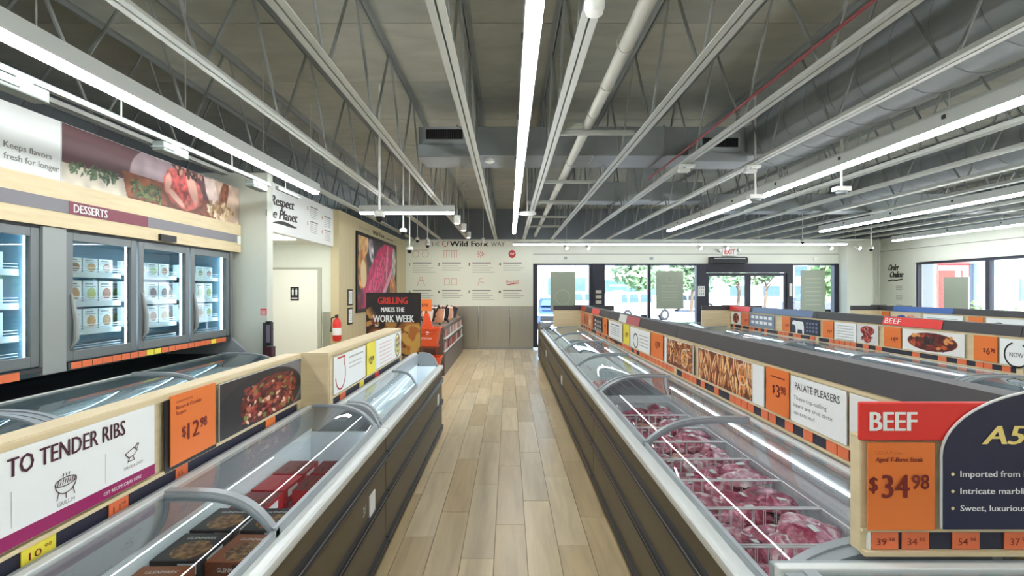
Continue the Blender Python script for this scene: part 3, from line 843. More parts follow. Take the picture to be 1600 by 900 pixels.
cooler('y', .66, 1, .735, .70, 2.26, 'end-cap chest cooler under the red and navy sign at lower right', halves=1)
for (x, nm) in ((.70, 'first'), (3.62, 'second'), (6.57, 'third')):
    cooler('y', 12.35, -1, 2.2 if 0 else 1.0, x, x + 1.56, 'end-cap chest cooler at the window end of the %s double row' % nm, halves=1)
    # filler cooler between divider end and end cap
    cooler('x', x, 1, .74, YE + .02, 11.33, 'short chest cooler before the window end cap, near side of the %s row' % nm, halves=1)
    cooler('x', x + 1.56, -1, .74, YE + .02, 11.33, 'short chest cooler before the window end cap, far side of the %s row' % nm, halves=1)
# left row
YLA, YLB, YLC = .42, 3.235, 5.95
cooler('x', -.765, -1, .53, YLA, YLB, 'chest cooler of boxed burgers along the left of the aisle, nearest the camera', number=('31', 'b'), led='front')
cooler('x', -.765, -1, .36, YLB, YLC, 'chest cooler with black boxes along the left of the aisle, beyond the wooden post', halves=2, skip=(1,), number=('33', 'b'), led='front')
# lower chest coolers in front of the upright freezers
for i, (a, b) in enumerate(((.2, 3.0), (3.0, 5.85))):
    cooler('x', -2.5, -1, .82, a, b, 'grey-lidded chest cooler under the upright freezers, %s' % ('at the left edge' if i == 0 else 'next to the column'))

# ================================================================== DIVIDERS WITH SIGNS
def divider(xa, xb, y0, y1, lab, band=True, faces=('a',), seams=3, ztop=1.345, zlow=.925):
    c = thing('divider_board', ((xa + xb) / 2, (y0 + y1) / 2, zlow), lab, 'divider')
    ztc = 1.25 if band else ztop
    MB().box(xa + .006, xb - .006, y0, y1, 0, ztc).build('board', WOODV, c)
    for f in faces:
        fc = Face('right', xa) if f == 'a' else Face('left', xb)
        plate(fc, y0, y1, ztc - .022, ztc, .006, WOODV, 'top_strip', c)
        plate(fc, y0, y1, zlow + .063, zlow + .075, .012, WOODV, 'ledge', c)
        plate(fc, y0, y1, zlow, zlow + .011, .012, WOODV, 'ledge', c)
        plate(fc, y0 + .02, y1 - .02, zlow + .012, zlow + .062, .003, NAVY, 'price_rail', c)
        for i in range(seams + 1):
            y = y0 + .03 + (y1 - y0 - .06) * i / seams
            plate(fc, y - .03, y + .03, zlow + .012, ztc - .02, .009, WOODV, 'post', c)
    if band:
        n = seams
        for i in range(n):
            a = y0 + (y1 - y0) * i / n + .003; b = y0 + (y1 - y0) * (i + 1) / n - .003
            prof = [(xa - .012, 1.25), (xa + .01, 1.345), (xb - .01, 1.345), (xb + .012, 1.25)]
            MB().prism(prof, lambda p: (p[0], a, p[1]), lambda p: (p[0], b, p[1])).build('band', BAND, c)
    return c
dv1 = divider(1.42, 1.535, 1.46, YE, 'long wooden divider with charcoal top band along the right of the aisle')
dv2 = divider(4.34, 4.455, 1.46, YE, 'second long divider with charcoal band, right of the first')
dv3 = divider(7.29, 7.405, 1.46, YE, 'third long divider with charcoal band, nearest the side windows')
dl1 = divider(-1.41, -1.31, .45, 3.215, 'low wooden divider with rib and burger signs at left', band=False, faces=('b',), seams=1, ztop=1.25, zlow=.89)
dl2 = divider(-1.30, -1.14, 3.235, 5.38, 'low wooden divider beyond the near one, with the yellow sign', band=False, faces=('b',), seams=1, ztop=1.25, zlow=.89)
MB().box(-1.315, -1.135, 3.218, 3.2345, .6, 1.255).build('end_board', WOODV, dl2)
F1, F2, F3 = Face('right', 1.42), Face('right', 4.34), Face('right', 7.29)
FL1, FL2 = Face('left', -1.31), Face('left', -1.14)
# far end boards and near end boards, square across the rows
for (x0, x1, nm) in ((.88, 2.07, 'first'), (3.80, 4.99, 'second'), (6.75, 7.94, 'third')):
    c = thing('end_board', ((x0 + x1) / 2, YE + .03, .926), 'cream end board with dark top at the window end of the %s divider' % nm, 'divider')
    MB().box(x0, x1, YE + .003, YE + .05, .926, 1.25).build('board', WOODV, c)
    MB().box(x0, x1, YE + .003, YE + .06, 1.25, 1.34).build('band', BAND, c)
    MB().box(x0 + .4, x1 - .5, YE + .01, YE + .05, 1.34, 1.355).build('top_lip', BLACK, c)

def card(face, c0, c1, z0, z1, m, lab, name='sign_card', cat='sign', d=.012, th=.004, group=None, bevel=0):
    a = face.at((c0 + c1) / 2, z0, d)
    t = thing(name, tuple(a), lab, cat, group)
    plate(face, c0, c1, z0, z1, th, m, 'card', t, d=d, bevel=bevel)
    t['d'] = d + th
    del t['d']
    return t
D = .0175
def price(t, face, c, z, dollars, cents, size, m=DRED, d=D, narrow=.75):
    """large condensed figures with raised cents"""
    s = 1 if face.k != 'right' else -1
    w = size * .60 * len(dollars)
    text('$', t, face, c - s * (w / 2 + size * .40), z + size * .30, size * .66, m, width=size * .38, d=d, bold=size * .02)
    text(dollars, t, face, c, z, size * 1.06, m, width=w, d=d, bold=size * .035)
    text(cents, t, face, c + s * (w / 2 + size * .52), z + size * .40, size * .66, m, width=size * .76, d=d, bold=size * .022)
def y1(px): return 1.42 * 800 / (px - 795)
def y2(px): return 4.34 * 800 / (px - 795)
def yl(px): return 1.31 * 800 / (795 - px)
def ym(px): return 1.14 * 800 / (795 - px)
Z0, Z1 = 1.003, 1.226

# food pictures
def food_rolls(w, h, asp):
    c = Cv(w, h, (112, 64, 40), asp); g = random.Random(4)
    for i in range(44):
        x = asp * (i % 22) / 21 + g.uniform(-.05, .05); y = .28 + .45 * (i // 22) + g.uniform(-.12, .12); a = g.uniform(60, 120)
        c.ell(x, y, .37, .105, (84, 40, 24), a, .2); c.ell(x, y, .34, .08, g.choice([(206, 134, 74), (226, 166, 104), (186, 106, 58)]), a, .3, vary=.3, cells=20); c.ell(x - .02, y + .02, .22, .02, (246, 218, 166), a, .8)
    c.ell(asp * .85, .62, .26, .30, (226, 206, 178), 0, .04); c.ell(asp * .85, .62, .22, .26, (205, 130, 70), 0, .05, vary=.4, cells=18)
    return c
def food_fry(w, h, asp):
    c = Cv(w, h, (128, 66, 40), asp); g = random.Random(9)
    for i in range(56):
        x = g.uniform(0, asp); y = g.uniform(0, 1); a = g.uniform(0, 180)
        c.ell(x, y, .25, .085, (92, 44, 26), a, .2); c.ell(x, y, .22, .06, g.choice([(212, 142, 80), (232, 176, 112), (190, 108, 60), (240, 206, 160)]), a, .3, vary=.3, cells=22)
    c.ell(asp * .72, .45, .3, .34, (236, 220, 190), 0, .04); c.ell(asp * .72, .45, .26, .3, (200, 140, 80), 0, .05, vary=.45, cells=20)
    return c
def food_round(w, h, asp, bg=(232, 232, 228), pot=(96, 34, 28), seed=2, rx=.42, cx=None):
    c = Cv(w, h, bg, asp); cx = cx or asp / 2
    c.ell(cx, .5, rx * asp, .46, (236, 226, 214), 0, .02); c.ell(cx, .5, rx * asp * .95, .43, pot, 0, .02, vary=.3)
    c.speck(50, cx - rx * asp * .75, cx + rx * asp * .75, .2, .8, .05, .1, [(196, 88, 44), (222, 150, 84), (120, 40, 34), (70, 36, 34), (180, 60, 40)], seed)
    c.ell(cx - .1, .55, .2 * asp * .6, .2, (66, 44, 44), 0, .2, vary=.4)
    return c
def food_burger(w, h):
    c = Cv(w, h, (58, 48, 46), 1.7)
    c.ell(.85, .42, .98, .62, (52, 50, 52), 8, .02); c.ell(1.25, .55, .55, .62, (120, 118, 122), -12, .2); c.ell(.80, .40, .90, .60, (44, 40, 42), 5, .03)
    c.ell(.95, .42, .62, .44, (112, 44, 34), 10, .04, vary=.35, cells=14, wob=.1)
    c.speck(170, .4, 1.5, .08, .78, .015, .045, [(150, 60, 44), (180, 98, 72), (70, 26, 24), (60, 22, 22), (226, 190, 160), (150, 50, 40), (120, 130, 60)], 5)
    return c

# ---- first divider, aisle side
t = card(F1, 2.13, 2.55, Z0, Z1, CARD, 'white card about palate pleasers on the first divider')
text('PALATE PLEASERS', t, F1, 2.34, 1.165, .034, INK, width=.34, d=D)
for i, s_ in enumerate(('These top-selling', 'items are true taste', 'sensations!')):
    text(s_, t, F1, 2.52, 1.115 - i * .036, .019, GINK, d=D, align='L', width=(.26, .30, .17)[i])
t = card(F1, 2.565, 2.79, Z0 - .0, Z1 + .01, ORANGE, 'orange price card reading 3.98 on the first divider', cat='price card', d=.014)
price(t, F1, 2.665, 1.09, '3', '98', .062, d=.0195); bars(t, F1, [(2.60, 2.74, 1.19, .006)], DRED, .0195)
t = card(F1, 1.62, 2.11, Z0, Z1, CARD, 'pale food card with a round dish behind the red sign')
picture(F1, 1.63, 2.10, Z0 + .004, Z1 - .004, food_round(90, 50, 1.8, seed=8), t, d=D)
t = card(F1, 2.82, 3.80, Z0, Z1, CARD, 'wide picture of golden rolls on the first divider')
picture(F1, 2.95, 3.79, Z0 + .003, Z1 - .003, food_rolls(170, 55, 3.2), t, d=D)
t = card(F1, 3.90, 4.62, Z0, Z1, CARD, 'picture of fried pastries in a white dish on the first divider')
picture(F1, 3.91, 4.55, Z0 + .003, Z1 - .003, food_fry(130, 55, 2.4), t, d=D)
t = card(F1, 4.66, 5.05, Z0, Z1 + .01, ORANGE, 'orange price card beyond the pastry picture on the first divider', cat='price card', d=.014)
price(t, F1, 4.83, 1.09, '7', '98', .07, d=.0195)
t = card(F1, 5.10, 5.92, Z0, Z1, CARD, 'white card with a drop-shaped outline on the first divider')
stroke(t, F1, arc_pts(5.66, 1.09, .10, .075, 0, 340), .008, INK, D); bars(t, F1, [(5.16, 5.50, 1.16 - i * .035, .01) for i in range(4)], LINK, D)
t = card(F1, 5.95, 6.28, Z0, Z1 + .01, YELLOW, 'yellow price card on the first divider', cat='price card', d=.014); price(t, F1, 6.1, 1.09, '25', '98', .05, d=.0195)
t = card(F1, 6.35, 7.2, Z0, Z1, CARD, 'white recipe card with dark foot on the first divider')
bars(t, F1, [(6.5, 7.0, 1.18, .014)] + [(6.5, 7.05, 1.15 - i * .024, .006) for i in range(5)], GINK, D); bars(t, F1, [(6.36, 7.19, .966, .02)], INK, D)
t = card(F1, 7.3, 7.65, Z0, Z1 + .01, ORANGE, 'orange price card before the dark chart on the first divider', cat='price card', d=.014); price(t, F1, 7.45, 1.09, '9', '98', .06, d=.0195)
t = card(F1, 7.72, 8.45, Z0, Z1, NAVY, 'dark chart card of cream shapes on the first divider')
for i in range(3):
    disc(t, F1, 8.3, 1.03 + i * .065, .06, .022, CARD, D); bars(t, F1, [(7.78 + j * .15, 7.88 + j * .15, 1.0 + i * .065, .04) for j in range(3)], LINK, D)
t = card(F1, 8.55, 9.95, Z0, Z1, ORANGE2, 'far picture of patties on an orange ground on the first divider')
c = Cv(90, 40, (206, 128, 84), 3); c.ell(.7, .5, .35, .42, (150, 62, 40), 0, .1, vary=.4); c.ell(1.5, .5, .3, .42, (176, 74, 48), 0, .1, vary=.5); c.ell(2.3, .5, .35, .5, (226, 190, 150), 0, .1, vary=.3)
picture(F1, 8.6, 9.7, Z0 + .003, Z1 - .003, c, t, d=D)
# colour fields on the charcoal bands
def bandprint(face, a, b, m, word, lab, size=.05, wd=None, ink=CARD):
    sl = .022 / .095
    t = thing('category_strip', tuple(face.at((a + b) / 2, 1.25, .012)), lab, 'sign')
    l, r = face.lr(a, b)
    mb = MB(); mb.quad(face.at(l, 1.252, .0165), face.at(r, 1.252, .0165), face.at(r, 1.344, -.006), face.at(l, 1.344, -.006))
    mb.quad(face.at(l, 1.252, .0145), face.at(r, 1.252, .0145), face.at(r, 1.344, -.008), face.at(l, 1.344, -.008))
    mb.build('strip', m, t, fix=False)
    if word:
        o = text(word, t, face, l + (.03 if face.k != 'right' else -.03), 1.272, size, ink, width=wd, align='L', d=0)
        for v in o.data.vertices:
            z = v.co.z + ORG[t.name][2]; dd = .018 - (z - 1.252) * (.0225 / .092)
            if face.k == 'right': v.co.x -= dd
            elif face.k == 'left': v.co.x += dd
            else: v.co.y -= dd
    return t
bandprint(F1, 8.0, 8.7, RED, None, 'red and cream field on the first divider band, far end')
bandprint(F1, 6.15, 6.55, LGREY, None, 'pale grey field on the first divider band')
bandprint(F1, 5.55, 6.12, mat('dusty_red', (176, 84, 88), .5), None, 'dusty red field on the first divider band')
bandprint(F1, 9.4, 10.05, mat('rust', (186, 66, 46), .5), None, 'rust-red tip at the far end of the first divider band')
bandprint(F2, 5.12, 5.93, RED, 'BEEF', 'red strip reading BEEF on the second divider band', .058, .24)
bandprint(F2, 9.2, 10.05, RED, None, 'red tip at the far end of the second divider band')
BLUE = mat('blue_print', (60, 100, 170), .5)
bandprint(F2, 7.3, 9.1, mat('slate_blue', (96, 118, 152), .5), None, 'slate blue field on the second divider band')
bandprint(F3, 8.4, 9.7, BLUE, None, 'blue field at the far end of the third divider band')

# ---- second divider
def oc(face, a, b, lab, dl, ct, m=ORANGE, size=.07, zt=0):
    t = card(face, a, b, Z0, Z1 + .006, m, lab, cat='price card', d=.014); price(t, face, (a + b) / 2 - (.03 if face.k == 'right' else -.03), 1.07, dl, ct, size, d=.0195); return t
oc(F2, 4.53, 4.76, 'orange price card beside the round arrow sign on the second divider', '6', '98', size=.055)
t = card(F2, 3.9, 4.51, Z0, Z1, CARD, 'white card with a round arrow reading NOW on the second divider')
stroke(t, F2, [(4.36 - .105 * math.cos(math.radians(a)), 1.095 + .105 * math.sin(math.radians(a))) for a in range(-250, 60, 14)], .007, INK, D)
text('NOW', t, F2, 4.36, 1.075, .04, INK, width=.12, d=D)
t = card(F2, 4.86, 5.62, Z0, Z1, CARD, 'card with an oval pot of beef stew on the second divider')
picture(F2, 4.88, 5.60, Z0 + .002, Z1 - .002, food_round(130, 50, 2.6, rx=.45, seed=12), t, d=D)
oc(F2, 5.65, 5.9, 'orange price card under the BEEF strip on the second divider', '4', '98', size=.05)
t = card(F2, 6.0, 6.35, Z0, Z1, CARD, 'card with a pile of red meat bowls on the second divider')
c = Cv(60, 50, (214, 214, 214), 1.4); c.ell(.7, .7, .5, .26, (142, 44, 40), 0, .08, vary=.5); c.ell(.7, .32, .3, .3, (150, 50, 46), 0, .08, vary=.5); c.speck(30, .3, 1.1, .15, .85, .03, .07, [(90, 26, 26), (196, 120, 96)], 4)
picture(F2, 6.01, 6.34, Z0 + .003, Z1 - .003, c, t, d=D)
t = card(F2, 6.37, 6.8, Z0, Z1, CARD, 'white text card left of the meat bowls on the second divider'); bars(t, F2, [(6.42, 6.75, 1.18 - i * .035, .01) for i in range(6)], LINK, D)
oc(F2, 6.82, 7.05, 'orange price card left of the white text card on the second divider', '12', '98', size=.04)
t = card(F2, 7.13, 7.85, Z0, Z1, NAVY, 'navy card with a white cow outline on the second divider')
cow = [(7.80, 1.17), (7.76, 1.19), (7.70, 1.185), (7.52, 1.18), (7.50, 1.1), (7.50, 1.0), (7.54, 1.0), (7.55, 1.06), (7.66, 1.06), (7.67, 1.0), (7.71, 1.0), (7.72, 1.1), (7.76, 1.13), (7.82, 1.13)]
mb = MB(); mb.add([F2.at(a, z, D) for a, z in cow], [list(range(len(cow)))]); mb.build('cow_emblem', CARD, t, fix=False)
bars(t, F2, [(7.17 + j * .075, 7.22 + j * .075, 1.15 - i * .055, .032) for j in range(4) for i in range(3)], mat('slate_ink', (110, 120, 150), .5), D)
oc(F2, 7.87, 8.1, 'orange price card left of the cow card on the second divider', '9', '98', size=.05)
t = card(F2, 8.35, 9.2, Z0, Z1, mat('slate_card', (130, 140, 158), .5), 'slate card with white cow shapes on the second divider')
bars(t, F2, [(8.42 + j * .15, 8.53 + j * .15, 1.15 - i * .09, .05) for j in range(5) for i in range(2)], CARD, D)
oc(F2, 9.22, 9.5, 'orange price card beside the slate card, far end of the second divider', '6', '48', ORANGE2, size=.05)
t = card(F2, 9.55, 9.95, Z0, Z1, CARD, 'card with a brown roast at the far end of the second divider')
picture(F2, 9.56, 9.94, Z0 + .003, Z1 - .003, food_round(40, 30, 1.4, seed=3, rx=.35), t, d=D)
# ---- third divider
t = card(F3, 9.05, 9.75, Z0, Z1, CARD, 'card with blue and pink fish print on the third divider')
c = Cv(60, 30, (226, 200, 170), 2.4); c.ell(.8, .5, .5, .3, (60, 80, 150), 20, .1, vary=.3); c.ell(1.7, .5, .5, .35, (230, 150, 130), 0, .1, vary=.3)
picture(F3, 9.06, 9.74, Z0 + .003, Z1 - .003, c, t, d=D)
t = card(F3, 8.2, 8.98, Z0, Z1, CARD, 'pale blue text card on the third divider'); bars(t, F3, [(8.3, 8.9, 1.16 - i * .04, .012) for i in range(4)], LINK, D)
oc(F3, 7.85, 8.1, 'orange price card on the third divider', '8', '98', size=.05)
t = card(F3, 7.2, 7.8, Z0, Z1, CARD, 'white card with a looped outline on the third divider'); stroke(t, F3, arc_pts(7.6, 1.08, .1, .08, 0, 300), .008, INK, D)
oc(F3, 9.78, 9.98, 'orange price card at the far end of the third divider', '5', '98', size=.04)

# ---- red and navy end sign facing the camera
FE = Face('front', 1.405)
c = thing('end_board', (1.48, 1.42, .86), 'wooden end board carrying the red BEEF sign at lower right', 'divider')
MB().box(.965, 2.0, 1.406, 1.45, .928, 1.25).build('board', WOODV, c, bevel=.004)
plate(FE, .965, 2.0, .928, .94, .02, WOODV, 'lip', c, d=0); plate(FE, .965, 2.0, .99, .998, .01, WOODV, 'lip', c, d=0)
plate(FE, .985, 2.0, .941, .989, .004, NAVY, 'price_rail', c)
plate(FE, .98, .987, .941, .989, .008, WPLAST, 'rail_end', c)
t = thing('beef_sign', (1.3, 1.39, 1.24), 'big red sign reading BEEF above the orange 34.98 card', 'sign')
plate(FE, .955, 2.02, 1.24, 1.345, .014, RED, 'card', t, d=.001, bevel=.004)
text('BEEF', t, FE, 1.043, 1.268, .052, CARD, width=.125, d=.0165, bold=.0025)
t = thing('promotion_sign', (1.5, 1.38, 1.0), 'navy arched sign about steak with white border, lower right', 'sign')
cx, R0 = 1.50, .333
prof = [(cx + R0, 1.005), (cx - R0 , 1.005)] + [(cx - R0 * math.cos(math.radians(a)), 1.20 + .185 * math.sin(math.radians(a))) for a in range(0, 181, 6)]
mb = MB(); mb.prism(prof, lambda p: FE.at(p[0], p[1], .018), lambda p: FE.at(p[0], p[1], .023)); mb.build('border', CARD, t)
prof = [(cx + R0 - .004, 1.005), (cx - R0 + .004, 1.005)] + [(cx - (R0 - .004) * math.cos(math.radians(a)), 1.20 + .180 * math.sin(math.radians(a))) for a in range(0, 181, 6)]
mb = MB(); mb.prism(prof, lambda p: FE.at(p[0], p[1], .0232), lambda p: FE.at(p[0], p[1], .026)); mb.build('card', mat('deep_navy_print', (36, 38, 66), .45), t)
text('A5 Wagyu', t, FE, 1.275, 1.235, .05, mat('gold_ink', (238, 214, 130), .5), d=.0275, align='L', shear=.3, bold=.003, width=.40)
for i, s_ in enumerate(('Imported from Miyazaki', 'Intricate marbling, high', 'Sweet, luxurious, umami')):
    z = 1.147 - i * .046
    text(s_, t, FE, 1.215, z, .0165, CARD, d=.0275, align='L', width=.26, bold=.0006); disc(t, FE, 1.195, z + .007, .0045, .0045, CREAMINK, .0275)
t = card(FE, .972, 1.152, 1.0, 1.236, ORANGE, 'orange card with price 34.98 for aged T-bone steak', name='price_card', cat='price card', d=.016, th=.004)
text('USDA Prime', t, FE, .99, 1.205, .010, mat('orange_ink', (196, 98, 40), .5), d=.022, align='L')
text('Aged T-Bone Steak', t, FE, .99, 1.186, .012, DRED, d=.022, align='L', shear=.2, width=.128, bold=.0006)
price(t, FE, 1.045, 1.088, '34', '98', .06, d=.022)
def rail_tag(face, c, w, z, h, m, lab, grp, num=None, d=.004, small=None):
    o = plate(face, c - w / 2, c + w / 2, z, z + h, .003, m, 'price_tag', None, d=d)
    tag(o, lab, 'price tag', grp)
    if num: text(num, o, face, c - (w * .12 if face.k != 'right' else -w * .12), z + h * .25, h * .42, DRED, d=d + .004, width=w * .36)
    if small: text(small, o, face, c + (w * .25 if face.k != 'right' else -w * .25), z + h * .5, h * .2, DRED, d=d + .004, width=w * .22)
    return o
for i, (px, nm) in enumerate(((1381, '39'), (1429, '34'), (1508, '54'), (1589, '37'))):
    rail_tag(FE, (px - 795) / 800 * 1.4, .074, .942, .046, ORANGE2, 'orange tag reading %s, %s of the four under the BEEF sign' % (nm, ('leftmost', 'second', 'third', 'rightmost')[i]), None, nm, small='98', d=.005)
# rail tags along the dividers
g = random.Random(11)
def tags_along(face, a, b, step, grp, lab, gaps=.25):
    y = a; proto = None; cnt = 0
    while y < b:
        if g.random() > gaps:
            if proto is None:
                proto = plate(face, a - step * .45, a + step * .45, .938, .986, .003, ORANGE2, 'price_tag', None, d=.004); tag(proto, lab, 'price tag', grp); o = proto
            else: o = proto.copy(); COL.objects.link(o)
            o.location.y = y - a
            o['label'] = lab + ', %s from camera' % ordw(cnt); cnt += 1
        y += step
tags_along(F1, 1.62, 2.3, .078, 'orange tags in the rail nearest the red sign', 'orange price tag in the first divider rail below the palate card')
tags_along(F1, 2.42, 4.15, .082, 'orange tags in the rail below the roll pictures', 'orange price tag in the first rail below the pastry pictures', .2)
tags_along(F1, 4.4, 9.9, .12, 'orange tags in the far part of the first rail', 'orange price tag in the far half of the first divider rail', .25)
tags_along(F2, 3.95, 4.78, .085, 'orange tags below the NOW sign', 'orange price tag in the second divider rail below the NOW card', .35)
tags_along(F2, 4.9, 9.9, .11, 'orange tags in the second divider rail', 'orange price tag in the second divider rail left of the post', .45)
tags_along(F3, 7.2, 9.9, .12, 'orange tags in the third divider rail', 'orange price tag in the third divider rail', .45)

# ---- left dividers
t = card(FL1, .98, 1.87, .978, 1.232, CARD, 'white sign about tender ribs with grill drawing, lower left', d=.012)
text('TO TENDER RIBS', t, FL1, 1.725, 1.163, .05, mat('plum_ink', (70, 22, 44), .5), d=D, align='R', width=.405, bold=.0012)
plate(FL1, .98, 1.87, .978, 1.016, .0008, MAGENTA, 'magenta_strip', t, d=.0165)
text('GET RECIPE IDEAS HERE', t, FL1, 1.80, .991, .011, CARD, d=.018, align='R')
PI_ = MATS['plum_ink']
GX = 1.495
stroke(t, FL1, [arc_pts(GX, 1.092, .036, .012, 0, 360, 24), arc_pts(GX, 1.092, .036, .034, 180, 360, 16)] + [[(GX - .028 + i * .008, 1.086), (GX - .024 + i * .008, 1.099)] for i in range(8)] +
       [[(GX - .024, 1.068), (GX - .03, 1.046)], [(GX + .024, 1.068), (GX + .03, 1.046)], [(GX, 1.06), (GX, 1.044)]] + [[(GX - .01 + i * .01, 1.108), (GX - .008 + i * .01, 1.116)] for i in range(3)], .0013, PI_, D)
text("GRILL'M", t, FL1, GX, 1.026, .012, GINK, d=D)
SX = 1.755
stroke(t, FL1, [[(SX - .03, 1.094), (SX + .012, 1.108), (SX + .026, 1.094), (SX + .012, 1.082), (SX - .012, 1.078), (SX - .03, 1.094)], [(SX - .008, 1.078), (SX - .016, 1.066), (SX + .014, 1.066), (SX + .006, 1.078)], [(SX + .014, 1.104), (SX + .028, 1.118), (SX + .034, 1.114), (SX + .024, 1.098)]], .0014, PI_, D)
text('SAUCE & CHOP', t, FL1, SX + .01, 1.042, .010, GINK, d=D, width=.088)
bars(t, FL1, [(1.64, 1.642, 1.03, .095), (1.33, 1.332, 1.03, .095)], LINK, D)
o = plate(FL1, 1.93, 2.27, .955, 1.23, .003, BLACK, 'price_card_holder', None, d=.010); tag(o, 'black backing plate behind the orange 12.98 card', 'holder')
t = card(FL1, 1.955, 2.255, .972, 1.242, ORANGE, 'orange price card reading 12.98 for burgers, at left', cat='price card', d=.015)
text('Bacon & Cheddar', t, FL1, 1.985, 1.185, .0145, DRED, d=.0205, align='L', width=.17); text('Burgers', t, FL1, 1.985, 1.163, .0145, DRED, d=.0205, align='L')
bars(t, FL1, [(1.985, 2.09, 1.21, .008)], MATS['orange_ink'], .0205)
price(t, FL1, 2.095, 1.05, '12', '98', .062, d=.0205)
t = card(FL1, 2.29, 3.19, .968, 1.226, CARD, 'picture of dark chopped beef in a round pan at left')
picture(FL1, 2.291, 3.185, .97, 1.224, food_burger(190, 90), t, d=D)
rail_tag(FL1, 1.42, .105, .903, .048, YELLOW, 'yellow tag reading 10.98 in the rail at lower left', None, '10', small='98', d=.005)
rail_tag(FL1, 1.71, .085, .903, .048, ORANGE2, 'orange tag reading 11 below the ribs sign', None, '11', small='98', d=.005)
rail_tag(FL1, 2.04, .075, .903, .048, ORANGE2, 'orange tag reading 15 below the 12.98 card', None, '15', d=.005)
rail_tag(FL1, 2.80, .11, .903, .048, ORANGE, 'orange tag in the rail below the chopped beef picture', None, None, d=.005)
t = card(FL2, 3.29, 4.02, .972, 1.215, CARD, 'white card with a red drop outline beyond the wooden post')
stroke(t, FL2, arc_pts(3.42, 1.09, .10, .10, -170, 40, 20) + [(3.51, 1.2), (3.36, 1.2)], .006, RINK2, D)
bars(t, FL2, [(3.60, 3.95, 1.17, .012)], LINK, D, 'heading_line'); bars(t, FL2, [(3.60, 3.9, 1.13 - i * .03, .007) for i in range(2)], LINK, D)
t = card(FL2, 4.05, 4.32, .968, 1.225, YELLOW, 'yellow price card reading 25 on the left divider', cat='price card', d=.014)
price(t, FL2, 4.17, 1.05, '25', '98', .055, m=INK, d=.0195)
t = card(FL2, 4.34, 5.33, .972, 1.222, CARD, 'white card with oval seasoning plate at the end of the left divider')
c = Cv(50, 60, (236, 240, 238), 1.0); c.ell(.5, .5, .42, .48, (90, 86, 60), 0, .05); c.ell(.5, .5, .36, .42, (206, 196, 128), 0, .05, vary=.5)
c.speck(20, .25, .75, .2, .8, .03, .06, [(70, 84, 50), (196, 176, 90), (150, 60, 40)], 3)
picture(FL2, 5.02, 5.31, .976, 1.218, c, t, d=D); bars(t, FL2, [(4.45, 4.9, 1.17 - i * .034, .010) for i in range(6)], mat('pink_ink', (228, 196, 196), .5), D)
for i, yy in enumerate((3.5, 3.95, 4.4)):
    rail_tag(FL2, yy, .12, .903, .048, (ORANGE2, YELLOW, RED)[i], '%s tag in the rail below the far left cards' % ('orange', 'yellow', 'red')[i], None)

# ================================================================== UPRIGHT FREEZERS AT LEFT
CX0 = -3.30          # front plane of the doors
SHZ = (1.17, 1.33, 1.555, 1.79)
CASEIN = mat('case_interior', (150, 190, 206), 0.4)
SHELFM = mat('case_shelf', (186, 200, 206), 0.35)
FRM = mat('door_frame_grey', (112, 118, 120), 0.35)
FRM2 = mat('case_post_grey', (150, 156, 154), 0.35)
def case(y0, y1, ndoor, lab):
    c = thing('upright_freezer', (CX0 - .35, (y0 + y1) / 2, 1.1), lab, 'freezer')
    mb = MB(); mb.box(CX0 - .72, CX0 - .68, y0, y1, .92, 2.10); mb.box(CX0 - .68, CX0 - .04, y0, y1, 1.08, 1.13); mb.box(CX0 - .68, CX0 - .04, y0, y1, 2.06, 2.10)
    mb.box(CX0 - .68, CX0 - .04, y0, y0 + .03, 1.13, 2.10); mb.box(CX0 - .68, CX0 - .04, y1 - .03, y1, 1.13, 2.10)
    mb.build('cabinet', CASEIN, c)
    MB().box(CX0 - .03, CX0 + .02, y0, y1, 1.075, 1.105).build('base_rail', DGREY, c)
    MB().box(CX0 - .035, CX0 + .0, y0, y1, 2.088, 2.104).build('head_rail', DGREY, c)
    w = (y1 - y0) / ndoor
    for i in range(ndoor):
        a, b = y0 + i * w + .012, y0 + (i + 1) * w - .012
        mb = MB(); mb.box(CX0 - .03, CX0 + .01, a, a + .065, 1.115, 2.085); mb.box(CX0 - .03, CX0 + .01, b - .065, b, 1.115, 2.085)
        mb.box(CX0 - .03, CX0 + .01, a + .065, b - .065, 1.115, 1.19); mb.box(CX0 - .03, CX0 + .01, a + .065, b - .065, 2.02, 2.085)
        d = mb.build('door', FRM, c, bevel=.004)
        MB().quad((CX0 - .01, a + .06, 1.185), (CX0 - .01, b - .06, 1.185), (CX0 - .01, b - .06, 2.025), (CX0 - .01, a + .06, 2.025)).build('pane', DOORGL, d)
        mb = MB(); mb.tube([(CX0 + .012, a + .045, 1.20), (CX0 + .03, a + .065, 1.27), (CX0 + .03, a + .07, 1.42), (CX0 + .012, a + .045, 1.62)], [.012, .02, .02, .01], 8); mb.build('handle', FRM2, d, smooth=True)
        # lit strip behind each post
        MB().box(CX0 - .075, CX0 - .06, b - .03, b - .005, 1.18, 2.04).build('led_strip', LED, c)
        for z in SHZ:
            MB().box(CX0 - .62, CX0 - .12, y0 + i * w + .035, y0 + (i + 1) * w - .035, z - .012, z).build('shelf', SHELFM, c)
            mb = MB(); mb.box(CX0 - .12, CX0 - .112, y0 + i * w + .035, y0 + (i + 1) * w - .035, z - .04, z + .004); mb.build('shelf_edge', LGREY, c)
            mb = MB()
            for q in (z + .02, z + .04): mb.tube([(CX0 - .115, y0 + i * w + .04, q), (CX0 - .115, y0 + (i + 1) * w - .04, q)], .003, 5)
            mb.build('shelf_wire', WIRE, c)
    return c
c1 = case(2.08, 3.60, 2, 'upright glass-door freezer at the left edge of the picture')
c2 = case(3.79, 6.04, 3, 'three-door upright glass freezer beside the column')
MB().box(CX0 - .03, CX0 + .025, 3.60, 3.79, 1.05, 2.1).build('filler_post', FRM2, c2)
